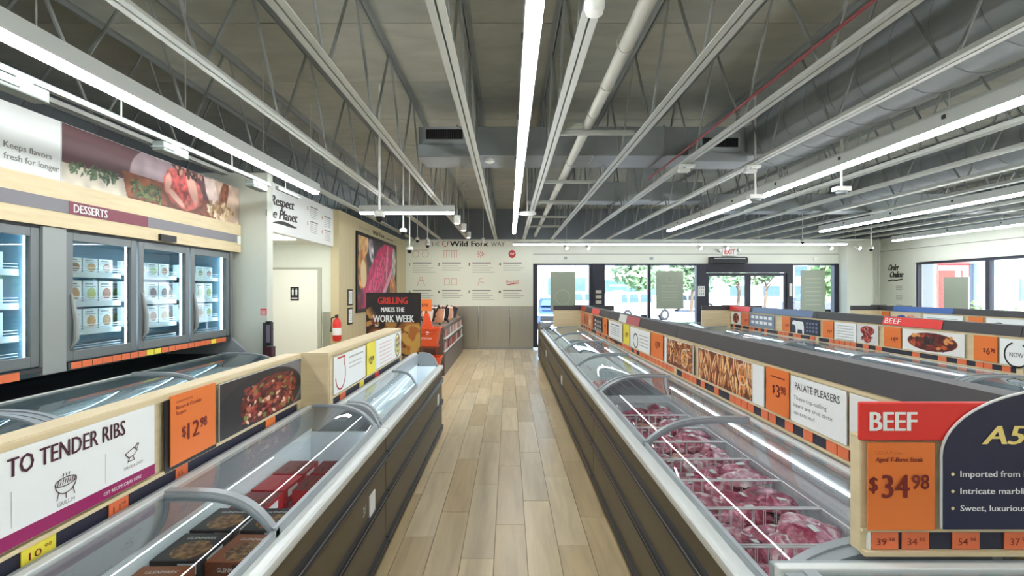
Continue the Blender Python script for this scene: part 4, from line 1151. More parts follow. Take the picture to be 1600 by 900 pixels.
mb = MB(); mb.prism([(CX0 - .6, 1.08), (CX0 + .02, 1.08), (CX0 + .02, 1.1), (CX0 + .01, 2.1), (CX0 - .6, 2.1)], lambda p: (p[0], 6.04, p[1]), lambda p: (p[0], 6.10, p[1])); mb.build('end_panel', FRM, c2)
mb = MB(); mb.prism([(CX0 - .7, .78), (CX0 + .2, .92), (CX0 + .02, 1.08), (CX0 - .7, 1.08)], lambda p: (p[0], 6.04, p[1]), lambda p: (p[0], 6.10, p[1])); mb.build('end_bracket', GREY, c2)
o = MB().box(CX0 - .75, CX0 - .05, .2, 6.0, 0, .9).build('rear_plinth', BLACK); tag(o, 'black housing between the upright freezers and the chest coolers below', 'housing')
# price rail under the doors
o = MB().box(CX0 + .022, CX0 + .028, 3.80, 6.0, 1.055, 1.108).build('price_rail', DGREY); tag(o, 'price rail under the doors of the three-door freezer', 'rail')
FW = Face('left', CX0 + .03)
y = 3.87; k = 0; pr = {}
while y < 5.95:
    ye = k in (8, 9, 18)
    m = YELLOW if ye else ORANGE2
    o = plate(FW, y - .046, y + .046, 1.057, 1.106, .002, m, 'price_tag', None, d=0)
    tag(o, 'yellow price tag under the three-door freezer' if ye else 'orange price tag under the three-door freezer doors', 'price tag', 'yellow tags under the upright freezer' if ye else 'orange tags under the upright freezer'); o['label'] += ', %s from the left' % ordw(k)
    y += .10; k += 1
o = plate(FW, 2.6, 3.42, 1.045, 1.1, .002, ORANGE2, 'price_tag', None, d=0); tag(o, 'long orange price strip under the left-edge freezer', 'price tag')
# cartons on the shelves
CART = random_mat('freezer_carton', [(226, 234, 236), (214, 226, 226), (236, 232, 220), (206, 220, 226)], 0.5)
PIC = random_mat('carton_food_print', [(206, 186, 96), (150, 176, 96), (180, 110, 80), (120, 84, 60), (214, 160, 90)], 0.5)
protos = {}
def carton(hh, x, y, z, lab, grp, w=.15):
    key = (hh, w)
    if key not in protos:
        o = MB().box(-.04, 0, -w / 2, w / 2, 0, hh).build('carton', CART); protos[key] = o
        fc = Face('left', 0)
        disc(o, fc, .01, hh * .38, w * .3, hh * .3, PIC, .0015, 'food_picture', 14); bars(o, fc, [(-w * .35, w * .2, hh * .82, hh * .07), (-w * .35, w * .35, hh * .72, hh * .03)], GINK, .0015)
    else: o = copy_tree(protos[key])
    o.location = (x, y, z); tag(o, lab, 'carton', grp)
gg = random.Random(5)
DN = {0: 'left-edge freezer', 1: 'first door right of the wide post', 2: 'middle door', 3: 'door nearest the column'}
DR = [(2.86, 3.56, 0), (3.83, 4.50, 1), (4.57, 5.25, 2), (5.33, 6.0, 3)]
SN = ['bottom', 'second', 'third', 'top']
for (a, b, di) in DR:
    for si, z in enumerate(SHZ):
        hh = (.10, .165, .17, .12)[si]
        n = 3 if si else 3
        if si == 0: continue
        for i in range(4):
            y = a + .08 + i * .162
            if y + .075 > b: break
            for k in range(1 if si == 3 else 2):
                carton(hh, CX0 - .16 - k * .11, y, z, 'pale %s carton, %s from left, %s shelf, %s' % (('front', 'rear')[k], W1[i], SN[si], DN[di]), 'cartons on the %s shelf, %s' % (SN[si], DN[di]))
# fascia with category strip and hero picture
fa = thing('fascia_board', (CX0 + .04, 4, 2.1), 'long pale wood fascia above the upright freezers', 'fascia')
MB().box(CX0 - .05, CX0 + .04, .6, 6.23, 2.105, 2.44).build('board', WOODV, fa)
FF = Face('left', CX0 + .04)
plate(FF, .6, 6.21, 2.215, 2.31, .003, BGREY, 'grey_band', fa)
plate(FF, 3.79, 4.62, 2.215, 2.31, .002, PLUM, 'plum_band', fa, d=.0035)
text('DESSERTS', fa, FF, 3.83, 2.232, .062, CARD, width=.32, d=.007, align='L', bold=.002)
plate(FF, 6.13, 6.2, 2.20, 2.30, .012, WPLAST, 'white_box', fa, d=.004)
o = MB().box(CX0 + .042, CX0 + .07, 4.76, 4.98, 2.11, 2.17).build('sensor_box', BLACK); tag(o, 'small black box under the fascia above the freezer doors', 'sensor')
t = thing('white_sign_panel', (CX0, 3.0, 2.44), 'white panel reading keeps flavors fresh for longer, upper left', 'sign')
MB().box(CX0 - .03, CX0 + .012, .6, 3.755, 2.44, 2.885).build('panel', CARD, t)
FH = Face('left', CX0 + .012)
text('Keeps flavors', t, FH, 3.33, 2.585, .042, GINK, d=.002, align='L', width=.35, bold=.0012)
text('fresh for longer', t, FH, 3.33, 2.51, .042, GINK, d=.002, align='L', width=.41, bold=.0012)
t = thing('meat_picture_panel', (CX0, 5.0, 2.44), 'long picture of raw meat with herbs and garlic, upper left', 'sign')
MB().box(CX0 - .03, CX0 + .012, 3.76, 6.24, 2.44, 2.885).build('panel', CARD, t)
c = Cv(330, 70, (92, 58, 62), 5.5); c.noise(.14, 3, 9, 2)
c.poly([(0, 0), (1.9, 0), (2.3, .28), (1.4, .36), (0, .34)], (214, 206, 188), .12, 6)
c.poly([(4.2, 1), (5.5, 1), (5.5, .0), (4.3, .0)], (206, 180, 160), .15, 5)
c.ell(2.25, .50, .75, .62, (160, 140, 146), 0, .04, vary=.12, cells=5)
c.poly([(1.3, .52), (1.45, .0), (4.6, .0), (4.3, .38), (2.6, .52)], (118, 62, 42), .25, 10)
c.poly([(1.3, .52), (1.42, .04), (2.6, .04), (2.4, .46)], (146, 84, 52), .2, 6)
c.ell(3.15, .50, .70, .46, (196, 98, 88), -6, .06, vary=.25, cells=9, wob=.15); c.ell(2.95, .52, .42, .34, (206, 84, 80), 0, .2, vary=.3, cells=14)
c.ell(3.45, .62, .16, .42, (232, 178, 160), 24, .3); c.ell(2.85, .28, .36, .08, (232, 186, 166), -30, .3); c.ell(2.62, .55, .10, .22, (226, 170, 150), -10, .3)
c.speck(26, 2.9, 4.0, .82, 1.0, .03, .06, [(40, 24, 24), (210, 150, 130), (90, 50, 40)], 8)
c.poly([(3.9, .98), (4.35, .98), (4.5, .52), (4.2, .30), (4.0, .6)], (222, 200, 190), .1, 8)
c.ell(4.75, .62, .18, .5, (130, 76, 56), -20, .2, vary=.3)
c.speck(60, 4.1, 5.2, .05, .42, .025, .06, [(232, 212, 176), (206, 176, 130), (244, 230, 206), (170, 130, 90)], 6, 2.2)
c.speck(80, .15, 1.15, .20, .40, .008, .03, [(70, 92, 62), (96, 120, 80), (50, 70, 46)], 2, 3)
c.speck(90, 1.55, 2.4, .06, .36, .008, .035, [(88, 110, 66), (120, 136, 84), (56, 72, 42)], 3, 3)
picture(FH, 3.765, 6.235, 2.445, 2.882, c, t, d=.002)

# ================================================================== LEFT WALL GRAPHICS
FP = Face('left', -2.955)
t = thing('planet_sign', (-2.96, 7.5, 2.38), 'white header board reading Respect the Planet over the corridor', 'sign')
MB().box(-3.06, -2.955, 6.402, 8.648, 2.38, 3.0).build('board', CARD, t)
SCR = mat('script_ink', (44, 42, 40), .6)
text('Respect', t, FP, 7.02, 2.745, .125, SCR, width=.66, d=.002, align='R', shear=.35, bold=.012, rot=.04)
text('the Planet', t, FP, 7.13, 2.585, .125, SCR, width=.92, d=.002, align='R', shear=.35, bold=.012, rot=.04)
mb = MB(); q = [(6.41 + .72 * u, 2.50 + .03 * math.sin(u * 4) + .04 * u) for u in [i / 12 for i in range(13)]]
mb.add([FP.at(a, z, .002) for a, z in q] + [FP.at(a, z - .05 * math.sin(PI * (i + 1) / 14), .002) for i, (a, z) in list(enumerate(q))[::-1]], [list(range(26))]); mb.build('swash', SCR, t, fix=False)
for (cc, zz) in ((7.62, 2.88), (8.2, 2.82), (7.62, 2.66), (8.2, 2.60)):
    bars(t, FP, [(cc, cc + .3, zz, .018)], GINK); bars(t, FP, [(cc, cc + .28, zz - .03 - i * .03, .009) for i in range(5)], LINK)
    disc(t, FP, cc - .10, zz - .03, .018, .03, RINK)
# restroom sign on the corridor door
FD = Face('front', 8.608)
t = thing('restroom_sign', (-3.6, 8.6, 1.48), 'small black restroom sign with two white figures on the corridor door', 'sign')
plate(FD, -3.67, -3.53, 1.47, 1.70, .004, BLACK, 'plate', t)
for x in (-3.63, -3.57):
    disc(t, FD, x, 1.665, .012, .012, CARD, .006); mb = MB(); mb.add([FD.at(x - .016, 1.65, .006), FD.at(x + .016, 1.65, .006), FD.at(x + .012, 1.56, .006), FD.at(x - .012, 1.56, .006)], [(0, 1, 2, 3)]); mb.build('figure', CARD, t, fix=False)
bars(t, FD, [(-3.65, -3.55, 1.50, .02)], CARD, .006)
MB_ = MB().box(-3.75, -3.12, 7.3, 7.5, 2.385, 2.42)
o = MB_.build('corridor_light', mat('corridor_lamp', (250, 250, 245), .5, emit=24)); tag(o, 'flush white ceiling light inside the restroom corridor', 'ceiling light')
# notice and terminal on the column
FC = Face('front', 6.25)
t = thing('wall_notice', (-2.98, 6.25, 1.33), 'small red notice on the white column', 'notice')
plate(FC, -3.03, -2.955, 1.34, 1.42, .003, RED, 'plate', t); bars(t, FC, [(-3.02, -2.965, 1.39 - i * .02, .008) for i in range(3)], CARD, .0045)
q = thing('card_terminal', (-2.8, 6.2, .9), 'dark payment stand with a screen at the foot of the white column', 'terminal')
MB().box(-2.93, -2.87, 6.1, 6.24, 0, 1.26).build('post', DGREY, q)
MB().box(-2.86, -2.80, 6.02, 6.06, 1.0, 1.28).build('screen', BLACK, q); MB().box(-2.87, -2.78, 6.0, 6.1, .86, .98).build('reader', mat('maroon_plastic', (70, 32, 40), .5), q)
MB().box(-2.852, -2.808, 6.016, 6.0195, 1.03, 1.24).build('display', mat('dim_screen', (120, 110, 130), .4), q)
MB().box(-2.87, -2.85, 6.03, 6.12, .9, 1.2).build('bracket', DGREY, q)
# extinguisher
q = thing('fire_extinguisher', (-2.78, 8.5, .95), 'red fire extinguisher hung at the corner of the wooden wall', 'extinguisher')
EX, EY = -2.86, 8.52
MB().lathe([(.055, .80), (.07, .82), (.07, 1.10), (.05, 1.15), (.025, 1.17), (.025, 1.19)], (EX, EY, 0), 18).build('cylinder', RED, q, smooth=True)
MB().box(EX - .012, EX + .012, EY - .06, EY + .03, 1.19, 1.24).build('valve', BLACK, q); MB().tube([(EX, EY - .02, 1.21), (EX - .09, EY, 1.18), (EX - .1, EY, .95)], .012, 8).build('hose', BLACK, q, smooth=True)
MB().tube([(EX, EY, .90), (EX, EY, 1.02)], .0712, 18).build('label_wrap', CARD, q, smooth=True)
# framed notices
FWD = Face('left', -2.86)
for i, (z0, z1, nm) in enumerate(((1.37, 1.66, 'upper'), (1.03, 1.33, 'lower'))):
    t = thing('framed_notice', (-2.86, 9.2, z0), 'black-framed paper notice on the wooden wall, %s of two' % nm, 'notice')
    plate(FWD, 9.08, 9.34, z0, z1, .012, BLACK, 'frame', t); plate(FWD, 9.11, 9.31, z0 + .03, z1 - .03, .002, CARD, 'paper', t, d=.0125)
    bars(t, FWD, [(9.13, 9.29, z1 - .08 - k * .03, .008) for k in range(6)], LINK, .0155)
# meat picture
t = thing('meat_poster', (-2.86, 11.2, 1.24), 'big black-framed picture of pink steak and onions on the wooden wall', 'picture')
plate(FWD, 9.55, 12.92, 1.22, 2.76, .03, BLACK, 'frame', t)
c = Cv(200, 120, (48, 40, 52), 2.2); c.noise(.5, 12, 8, 3)
c.speck(60, 0, 2.2, 0, 1, .02, .06, [(60, 60, 80), (30, 26, 34), (110, 100, 120)], 3)
c.ell(.22, .92, .26, .20, (222, 176, 120), 0, .08, vary=.2); c.ell(.20, .52, .22, .30, (214, 140, 70), 10, .08, vary=.4); c.ell(.24, .48, .14, .2, (240, 214, 170), 10, .2)
c.ell(.25, .08, .3, .2, (150, 40, 90), 0, .2, vary=.5)
c.ell(1.15, .48, .40, 1.0, (204, 40, 104), -62, .06, vary=.25, cells=16, wob=.12); c.ell(1.05, .44, .25, .75, (226, 66, 126), -62, .3, vary=.35, cells=26)
c.ell(1.55, .35, .06, .82, (244, 178, 200), -55, .25); c.ell(1.55, .72, .05, .3, (236, 150, 180), -10, .3)
c.ell(2.02, .72, .14, .26, (206, 196, 190), 0, .1, vary=.2); c.ell(1.95, .25, .22, .26, (230, 150, 90), 0, .08, vary=.3); c.ell(.62, .85, .12, .2, (196, 190, 200), 20, .3, vary=.5)
picture(FWD, 9.62, 12.85, 1.29, 2.69, c, t, d=.032)
t = thing('wall_lettering', (-2.86, 11, 2.8), 'small welcome lettering above the big meat picture', 'sign')
text('WELCOME TO', t, FWD, 10.15, 2.83, .05, GINK, width=.75, d=.002); text('Wild Fork', t, FWD, 11.25, 2.825, .09, INK, width=1.0, d=.002, bold=.006); bars(t, FWD, [(11.92, 12.65, 2.84, .03)], GINK, .002)

# ================================================================== FRONT WALL GRAPHIC
FB = Face('front', YB)
S = YB / 800
def wx(px): return (px - 795) * S
def wz(py): return H + (453 - py) * S
t = thing('brand_wall_graphic', (-1.1, YB, 1.22), 'large white wall graphic titled THE Wild Fork WAY with eight points', 'sign')
plate(FB, -2.78, .64, 1.205, 3.0, .008, mat('graphic_panel', (226, 230, 216), .6), 'panel', t)
dg = .0095
text('THE', t, FB, wx(678), wz(385), .13, GINK, width=.36, d=dg, bold=.004)
stroke(t, FB, arc_pts(wx(695.5), wz(381), .072, .075, 95, 355, 16) + [(wx(695.5) + .085, wz(381) + .085), (wx(695.5), wz(381) + .078)], .010, RINK2, dg)
text('Wild Fork', t, FB, wx(733), wz(385), .155, INK, width=1.06, d=dg, bold=.008)
text('WAY', t, FB, wx(778), wz(385), .13, GINK, width=.38, d=dg, bold=.004)
for k in range(8):
    cx = (640, 686, 733, 781)[k % 4]; ry = 397 if k < 4 else 440; ty = 412 if k < 4 else 455
    text(str(k + 1), t, FB, wx(cx), wz(ty + 3), .075, INK, d=dg, bold=.006)
    bars(t, FB, [(wx(cx + 5), wx(cx + 34), wz(ty), .035)], GINK, dg)
    bars(t, FB, [(wx(cx + 5), wx(cx + 30 + (i * 7) % 11), wz(ty + 4 + i * 3.3), .022) for i in range((4, 3, 4, 3, 3, 3, 4, 3)[k])], LINK, dg)
    X0, Zc = wx(cx + 18), wz(ry)
    if k == 0: stroke(t, FB, [arc_pts(X0 + a, Zc, .09, .09, 0, 360, 10) for a in (-.15, .12)] + [[(X0 - .2, Zc + .1), (X0 + .2, Zc + .12)]], .006, RINK, dg)
    if k == 1: stroke(t, FB, [[(X0 - .18 + i * .07, Zc - .1), (X0 - .18 + i * .07, Zc + .1)] for i in range(6)] + [[(X0 - .2, Zc + .1), (X0 + .2, Zc + .1)]], .006, RINK, dg)
    if k == 2: stroke(t, FB, [[(X0 + .03 * math.cos(a), Zc + .03 * math.sin(a)), (X0 + .10 * math.cos(a), Zc + .10 * math.sin(a))] for a in [i * PI / 4 for i in range(8)]], .007, RINK2, dg)
    if k == 3:
        disc(t, FB, X0 + .02, Zc, .10, .11, RINK2, dg, 'drop_emblem'); text('WF', t, FB, X0 + .02, Zc - .03, .07, CARD, width=.12, d=dg + .002)
    if k == 4: stroke(t, FB, [arc_pts(X0, Zc + .08, .04, .05, 0, 360, 8), [(X0 - .1, Zc - .12), (X0 - .06, Zc + .03), (X0 + .06, Zc + .03), (X0 + .1, Zc - .12)]], .006, RINK, dg)
    if k == 5: stroke(t, FB, [[(X0 + a - .07, Zc - .09), (X0 + a - .07, Zc + .08), (X0 + a + .07, Zc + .08), (X0 + a + .07, Zc - .09), (X0 + a - .07, Zc - .09)] for a in (-.1, .1)], .006, RINK, dg)
    if k == 6: stroke(t, FB, [[(X0 - .08, Zc - .1), (X0 - .02, Zc + .08), (X0 + .08, Zc + .1)], [(X0 - .04, Zc), (X0 + .09, Zc - .03)]], .006, RINK, dg)
    if k == 7:
        text('Butchers', t, FB, X0 + .02, Zc - .04, .09, RINK2, width=.34, d=dg, shear=.35, rot=.1); stroke(t, FB, [(X0 - .12, Zc - .09), (X0, Zc - .07), (X0 + .2, Zc - .04)], .012, RINK2, dg)
# order online lettering on the side wall
FO = Face('right', XR)
t = thing('order_lettering', (XR, 13.6, 1.9), 'black script lettering reading Order Online on the side wall', 'sign')
def oy(px): return XR * 800 / (px - 795)
text('Order', t, FO, 13.72, 2.17, .17, SCR, width=.36, d=.002, shear=.3, bold=.012); text('Online', t, FO, 13.62, 1.98, .17, SCR, width=.46, d=.002, shear=.3, bold=.012)
stroke(t, FO, [(13.9, 1.89), (13.75, 1.915), (13.6, 1.905), (13.4, 1.93)], .018, SCR, .002)
for i in range(3): bars(t, FO, [(13.4, 13.62, 1.74 - i * .25 - k * .045, .02) for k in range(3)], LINK, .002)
o = MB().tube([(wx(1357), YB - .37, 0), (wx(1357), YB - .37, ZW)], .014, 8).build('conduit', mat('conduit_grey', (168, 172, 168), .4), smooth=True); tag(o, 'thin grey conduit running down the front wall in the far right corner', 'conduit')
# exit sign, air curtain, small wall boxes
t = thing('exit_sign', (6.1, YB - .04, 2.66), 'white sign with red letters EXIT above the sliding doors', 'exit sign')
MB().box(wx(1128), wx(1150), YB - .05, YB - .005, wz(400), wz(387)).build('box', WPLAST, t, bevel=.008)
FX = Face('front', YB - .05); text('EXIT', t, FX, wx(1139), wz(397.5), .13, mat('exit_red', (206, 40, 36), .5), width=.28, d=.003, bold=.004)
for px in (1124, 1154): MB().tube([(wx(px), YB - .1, wz(391)), (wx(px), YB - .03, wz(391))], .05, 12).build('lamp_head', WPLAST, t, smooth=True)
MB().box(wx(1122), wx(1156), YB - .035, YB - .028, wz(392), wz(390)).build('bar', GREY, t)
q = thing('air_curtain', (wx(1133), YB - .15, wz(412)), 'long black air curtain above the sliding doors', 'air curtain')
prof = [(YB - .03, wz(412)), (YB - .26, wz(412)), (YB - .27, wz(406)), (YB - .2, wz(402)), (YB - .03, wz(402))]
MB().prism(prof, lambda p: (wx(1106), p[0], p[1]), lambda p: (wx(1162), p[0], p[1])).build('housing', mat('black_gloss', (26, 28, 34), .3), q)
MB().box(wx(1110), wx(1158), YB - .275, YB - .262, wz(405.5), wz(404)).build('silver_line', CHROME, q)
q = MB().box(wx(881), wx(886), YB - .04, YB - .005, wz(405), wz(401)).build('wall_box', GREY); tag(q, 'tiny grey box on the wall above the left window', 'fitting')
q = MB().box(wx(1015), wx(1020), YB - .04, YB - .005, wz(406), wz(402)).build('wall_box', GREY); tag(q, 'tiny grey box on the wall above the middle window pair', 'fitting')
q = MB().lathe([(.06, 0), (.06, .02), (.04, .03)], (0, 0, 0), 14, axis='y').build('wall_speaker', WPLAST); q.location = (wx(1273), YB - .035, wz(404)); tag(q, 'round white disc on the wall right of the air curtain', 'speaker')
# leaflet holder and notice on the mullions
for i, py in enumerate((456, 464, 472)):
    o = MB().box(wx(930.5), wx(939), YB - .09, YB - .025, wz(py + 2.5), wz(py - 2.5)).build('leaflet_box', mat('leaflet', (214, 206, 196), .5))
    tag(o, 'pale leaflet box on the wide window mullion, %s of three' % ('top', 'middle', 'bottom')[i], 'leaflet holder', 'leaflet boxes on the mullion')
t = thing('door_notice', (wx(1095), YB - .03, wz(463)), 'white opening-hours notice on the mullion left of the doors', 'notice')
FM = Face('front', YB - .02); plate(FM, wx(1090), wx(1101), wz(463), wz(447), .004, CARD, 'sheet', t)
for r_ in range(3): bars(t, FM, [(wx(1091.5 + c_ * 3.2), wx(1093 + c_ * 3.2), wz(451 + r_ * 4.4), .03) for c_ in range(3)], GINK, .006)
o = MB().box(wx(1232), wx(1236), YB - .06, YB - .03, wz(463), wz(443)).build('push_plate', WPLAST); tag(o, 'white push plate on the frame right of the sliding doors', 'button')
o = MB().box(wx(1311), wx(1322), YB - .5, YB - .36, 1.32, 1.44).build('counter_box', mat('pinkish_card', (200, 190, 200), .5)); 
bpy.data.objects.remove(o)

# ================================================================== MID-LEFT DISPLAYS
# work-week poster
FG = Face('front', 6.62)
t = thing('promotion_poster', (-1.5, 6.62, 0), 'dark standing poster reading GRILLING MAKES THE WORK WEEK', 'poster')
MB().box(-1.845, -1.14, 6.62, 6.66, .80, 1.615).build('board', mat('poster_black', (38, 32, 30), .5), t)
MB().box(-1.80, -1.74, 6.66, 6.70, 0, 1.5).build('leg', DGREY, t); MB().box(-1.24, -1.18, 6.66, 6.70, 0, 1.5).build('leg', DGREY, t)
c = Cv(90, 104, (44, 34, 30), .865); c.noise(.3, 10, 10, 4)
c.speck(60, 0, .87, 0, .5, .02, .07, [(96, 50, 26), (140, 84, 40), (60, 30, 20), (180, 130, 60)], 5); c.speck(14, .6, .87, .1, .5, .04, .09, [(206, 160, 80), (180, 110, 50)], 7)
c.speck(12, 0, .3, .5, .75, .02, .06, [(196, 140, 70), (120, 60, 40)], 8); c.ell(.45, .8, .4, .25, (40, 36, 38), 0, .3)
picture(FG, -1.84, -1.145, .81, 1.60, c, t, d=.002)
text('GRILLING', t, FG, -1.50, 1.47, .088, mat('grill_red', (206, 52, 44), .5), width=.38, d=.004, bold=.004)
text('MAKES THE', t, FG, -1.50, 1.365, .062, CARD, width=.30, d=.004, bold=.003)
text('WORK WEEK', t, FG, -1.49, 1.235, .09, CARD, width=.53, d=.004, bold=.004)
text('Se', t, FG, -1.73, 1.175, .036, CARD, d=.004, align='L', bold=.002)
# low gondola with racks
GX0, GX1, GY0, GY1 = -2.05, -1.23, 9.85, 13.7
g_ = thing('gondola_shelf', (-1.6, 11.8, 0), 'low dark shelf unit with leaflet racks before the picture wall', 'shelf')
GW = mat('gondola_grey', (112, 98, 88), .5)
MB().box(GX0, GX1 - .03, GY0, GY1, 0.0, .93).build('body', GW, g_)
MB().box(GX0, GX1, GY0 - .02, GY1, .93, .95).build('top', GW, g_)
MB().box(GX1 - .03, GX1 - .005, GY0, GY1, 0, .40).build('kick_board', GW, g_)
for i in range(6):
    y0 = GY0 + .08 + i * .62
    for z in (.44, .69):
        MB().box(GX1 - .03, GX1 + .01, y0, y0 + .52, z, z + .03).build('rack_tray', LGREY, g_)
        for k in range(4):
            o = MB().box(GX1 - .02, GX1 - .008, y0 + .02 + k * .125, y0 + .13 + k * .125, z + .031, z + .19).build('leaflet', random_mat('leaflet_print', [(226, 220, 214), (60, 48, 48), (190, 70, 60), (236, 230, 222)], .5) if 'leaflet_print' not in MATS else MATS['leaflet_print'])
            tag(o, '%s leaflet in the %s tray of the %s rack from the camera' % (W1[k], 'lower' if z < .5 else 'upper', W1[i]), 'leaflet', 'leaflets in the racks')
# folded carry bags and pouches on top
pg = random.Random(2)
PCH = [mat('pouch_black', (28, 24, 26), .35), mat('pouch_white', (222, 214, 206), .4), mat('pouch_orange', (196, 140, 110), .4)]
pouch = {}
for r_ in range(7):
    for k in range(3):
        m = PCH[(r_ * 2 + k) % 3]
        if m.name not in pouch:
            mb = MB(); mb.grid(lambda u, v: ((u - .5) * .2 * (1 - .2 * abs(v - .5)), .03 * math.sin(PI * u) * math.sin(PI * v), .28 * v), 6, 6); mb.grid(lambda u, v: ((u - .5) * .2 * (1 - .2 * abs(v - .5)), -.03 * math.sin(PI * u) * math.sin(PI * v), .28 * v), 6, 6)
            o = mb.build('snack_pouch', m, smooth=True); pouch[m.name] = o
        else: o = copy_tree(pouch[m.name])
        o.location = (-1.9 + k * .24 + pg.uniform(-.03, .03), 10.25 + r_ * .45, .95 + .0); o.rotation_euler = (pg.uniform(-.4, -.1), pg.uniform(-.35, .35), pg.uniform(-.5, .5))
        o.location.z = .99
        tag(o, '%s snack pouch on the low shelf unit, %s in the %s row back' % (('black', 'white', 'orange')[PCH.index(m)], ('left', 'middle', 'right')[k], W1[r_]), 'pouch', '%s snack pouches on the low shelf' % ('black', 'white', 'orange')[PCH.index(m)])
o = thing('price_sign', (-1.6, 9.9, .95), 'orange price sign on a stand behind the work week poster', 'price sign')
FS = Face('front', 9.9); plate(FS, wx(655) / YB * 9.9, wx(675) / YB * 9.9, 1.24, 1.47, .01, ORANGE, 'card', o); MB().box(-1.62, -1.58, 9.905, 9.92, .95, 1.24).build('stem', BLACK, o)
text('$16', o, FS, -1.62, 1.33, .06, DRED, d=.012, bold=.003)
# black folding racks with cartons behind (grill tools on display)
for i, (x, y) in enumerate(((-1.75, 10.0), (-1.5, 10.3), (-1.4, 10.9))):
    mb = MB(); mb.tube([(x - .12, y, .955), (x + .10, y, 1.33)], .018, 6); mb.tube([(x + .12, y, .955), (x - .10, y, 1.33)], .018, 6); mb.tube([(x - .1, y, 1.12), (x + .1, y, 1.12)], .014, 6)
    tag(mb.build('display_easel', BLACK), 'black crossed display stand on the low shelf, %s from the camera' % ORD[i], 'stand', 'crossed stands on the low shelf')
# orange baskets stacked at the end
BSK = mat('orange_basket', (226, 92, 48), .4); BSK2 = mat('orange_basket_inside', (190, 64, 34), .5)
def basket(z, lab, word, x0=-1.73, x1=-1.27, y=9.5, hh=.33):
    q = thing('shopping_basket', ((x0 + x1) / 2, y, z), lab, 'basket')
    mb = MB()
    lo, hi = .05, 0
    def ring(i, z_): return [(x0 + i, y - .2 + i * .6, z_), (x1 - i, y - .2 + i * .6, z_), (x1 - i, y + .2 - i * .6, z_), (x0 + i, y + .2 - i * .6, z_)]
    a = ring(.06, z); b = ring(0, z + hh); ib = ring(.012, z + hh); ia = ring(.07, z + .012)
    fs = [(3, 2, 1, 0)] + [(i, (i + 1) % 4, 4 + (i + 1) % 4, 4 + i) for i in range(4)] + [(4 + i, 4 + (i + 1) % 4, 8 + (i + 1) % 4, 8 + i) for i in range(4)] + [(8 + i, 8 + (i + 1) % 4, 12 + (i + 1) % 4, 12 + i) for i in range(4)] + [(12, 13, 14, 15)]
    mb.add(a + b + ib + ia, fs); mb.build('tub', BSK, q, bevel=.01)
    mb = MB(); mb.box(x0 - .012, x1 + .012, y - .215, y - .195, z + hh - .02, z + hh + .004); mb.box(x0 - .012, x1 + .012, y + .195, y + .215, z + hh - .02, z + hh + .004); mb.box(x0 - .012, x0 + .008, y - .195, y + .195, z + hh - .02, z + hh + .004); mb.box(x1 - .008, x1 + .012, y - .195, y + .195, z + hh - .02, z + hh + .004)
    mb.build('rim', BSK, q)
    MB().tube([(x0 + .05, y - .21, z + hh), (x0 + .1, y - .22, z + hh - .09), (x1 - .1, y - .22, z + hh - .09), (x1 - .05, y - .21, z + hh)], .01, 8).build('handle', BSK2, q, smooth=True)
    if word:
        fb = Face('front', y - .19); MB().tube([((x0 + x1) / 2 + .02, y - .205, z + .245), ((x0 + x1) / 2 + .02, y - .19, z + .245)], .03, 16).build('clip', WPLAST, q); text(word, q, fb, (x0 + x1) / 2, z + .13, .04, CARD, d=.006, width=.2)
basket(.13, 'orange shopping basket at the bottom of the stack by the low shelf', None, -1.66, -1.25, hh=.28)
basket(.62, 'orange shopping basket with white lettering on top of its stand', 'Wild Fork')
MB_ = MB().box(-1.62, -1.36, 9.35, 9.64, 0, .13)
tag(MB_.build('basket_stand', BSK2), 'orange base under the lower shopping basket', 'stand')
mb = MB(); mb.tube([(-1.62, 9.72, 0), (-1.62, 9.72, .9)], .014, 6); mb.tube([(-1.38, 9.72, 0), (-1.38, 9.72, .9)], .014, 6); mb.box(-1.7, -1.3, 9.32, 9.74, .60, .615); tag(mb.build('basket_rack', BSK2), 'orange rack carrying the upper shopping basket', 'rack')
o = MB().prism([(-1.62, .95), (-1.42, .95), (-1.50, 1.22), (-1.58, 1.22)], lambda p: (p[0], 9.55, p[1]), lambda p: (p[0], 9.60, p[1])).build('folded_bag', BSK); tag(o, 'orange folded bag standing in the upper basket', 'bag')

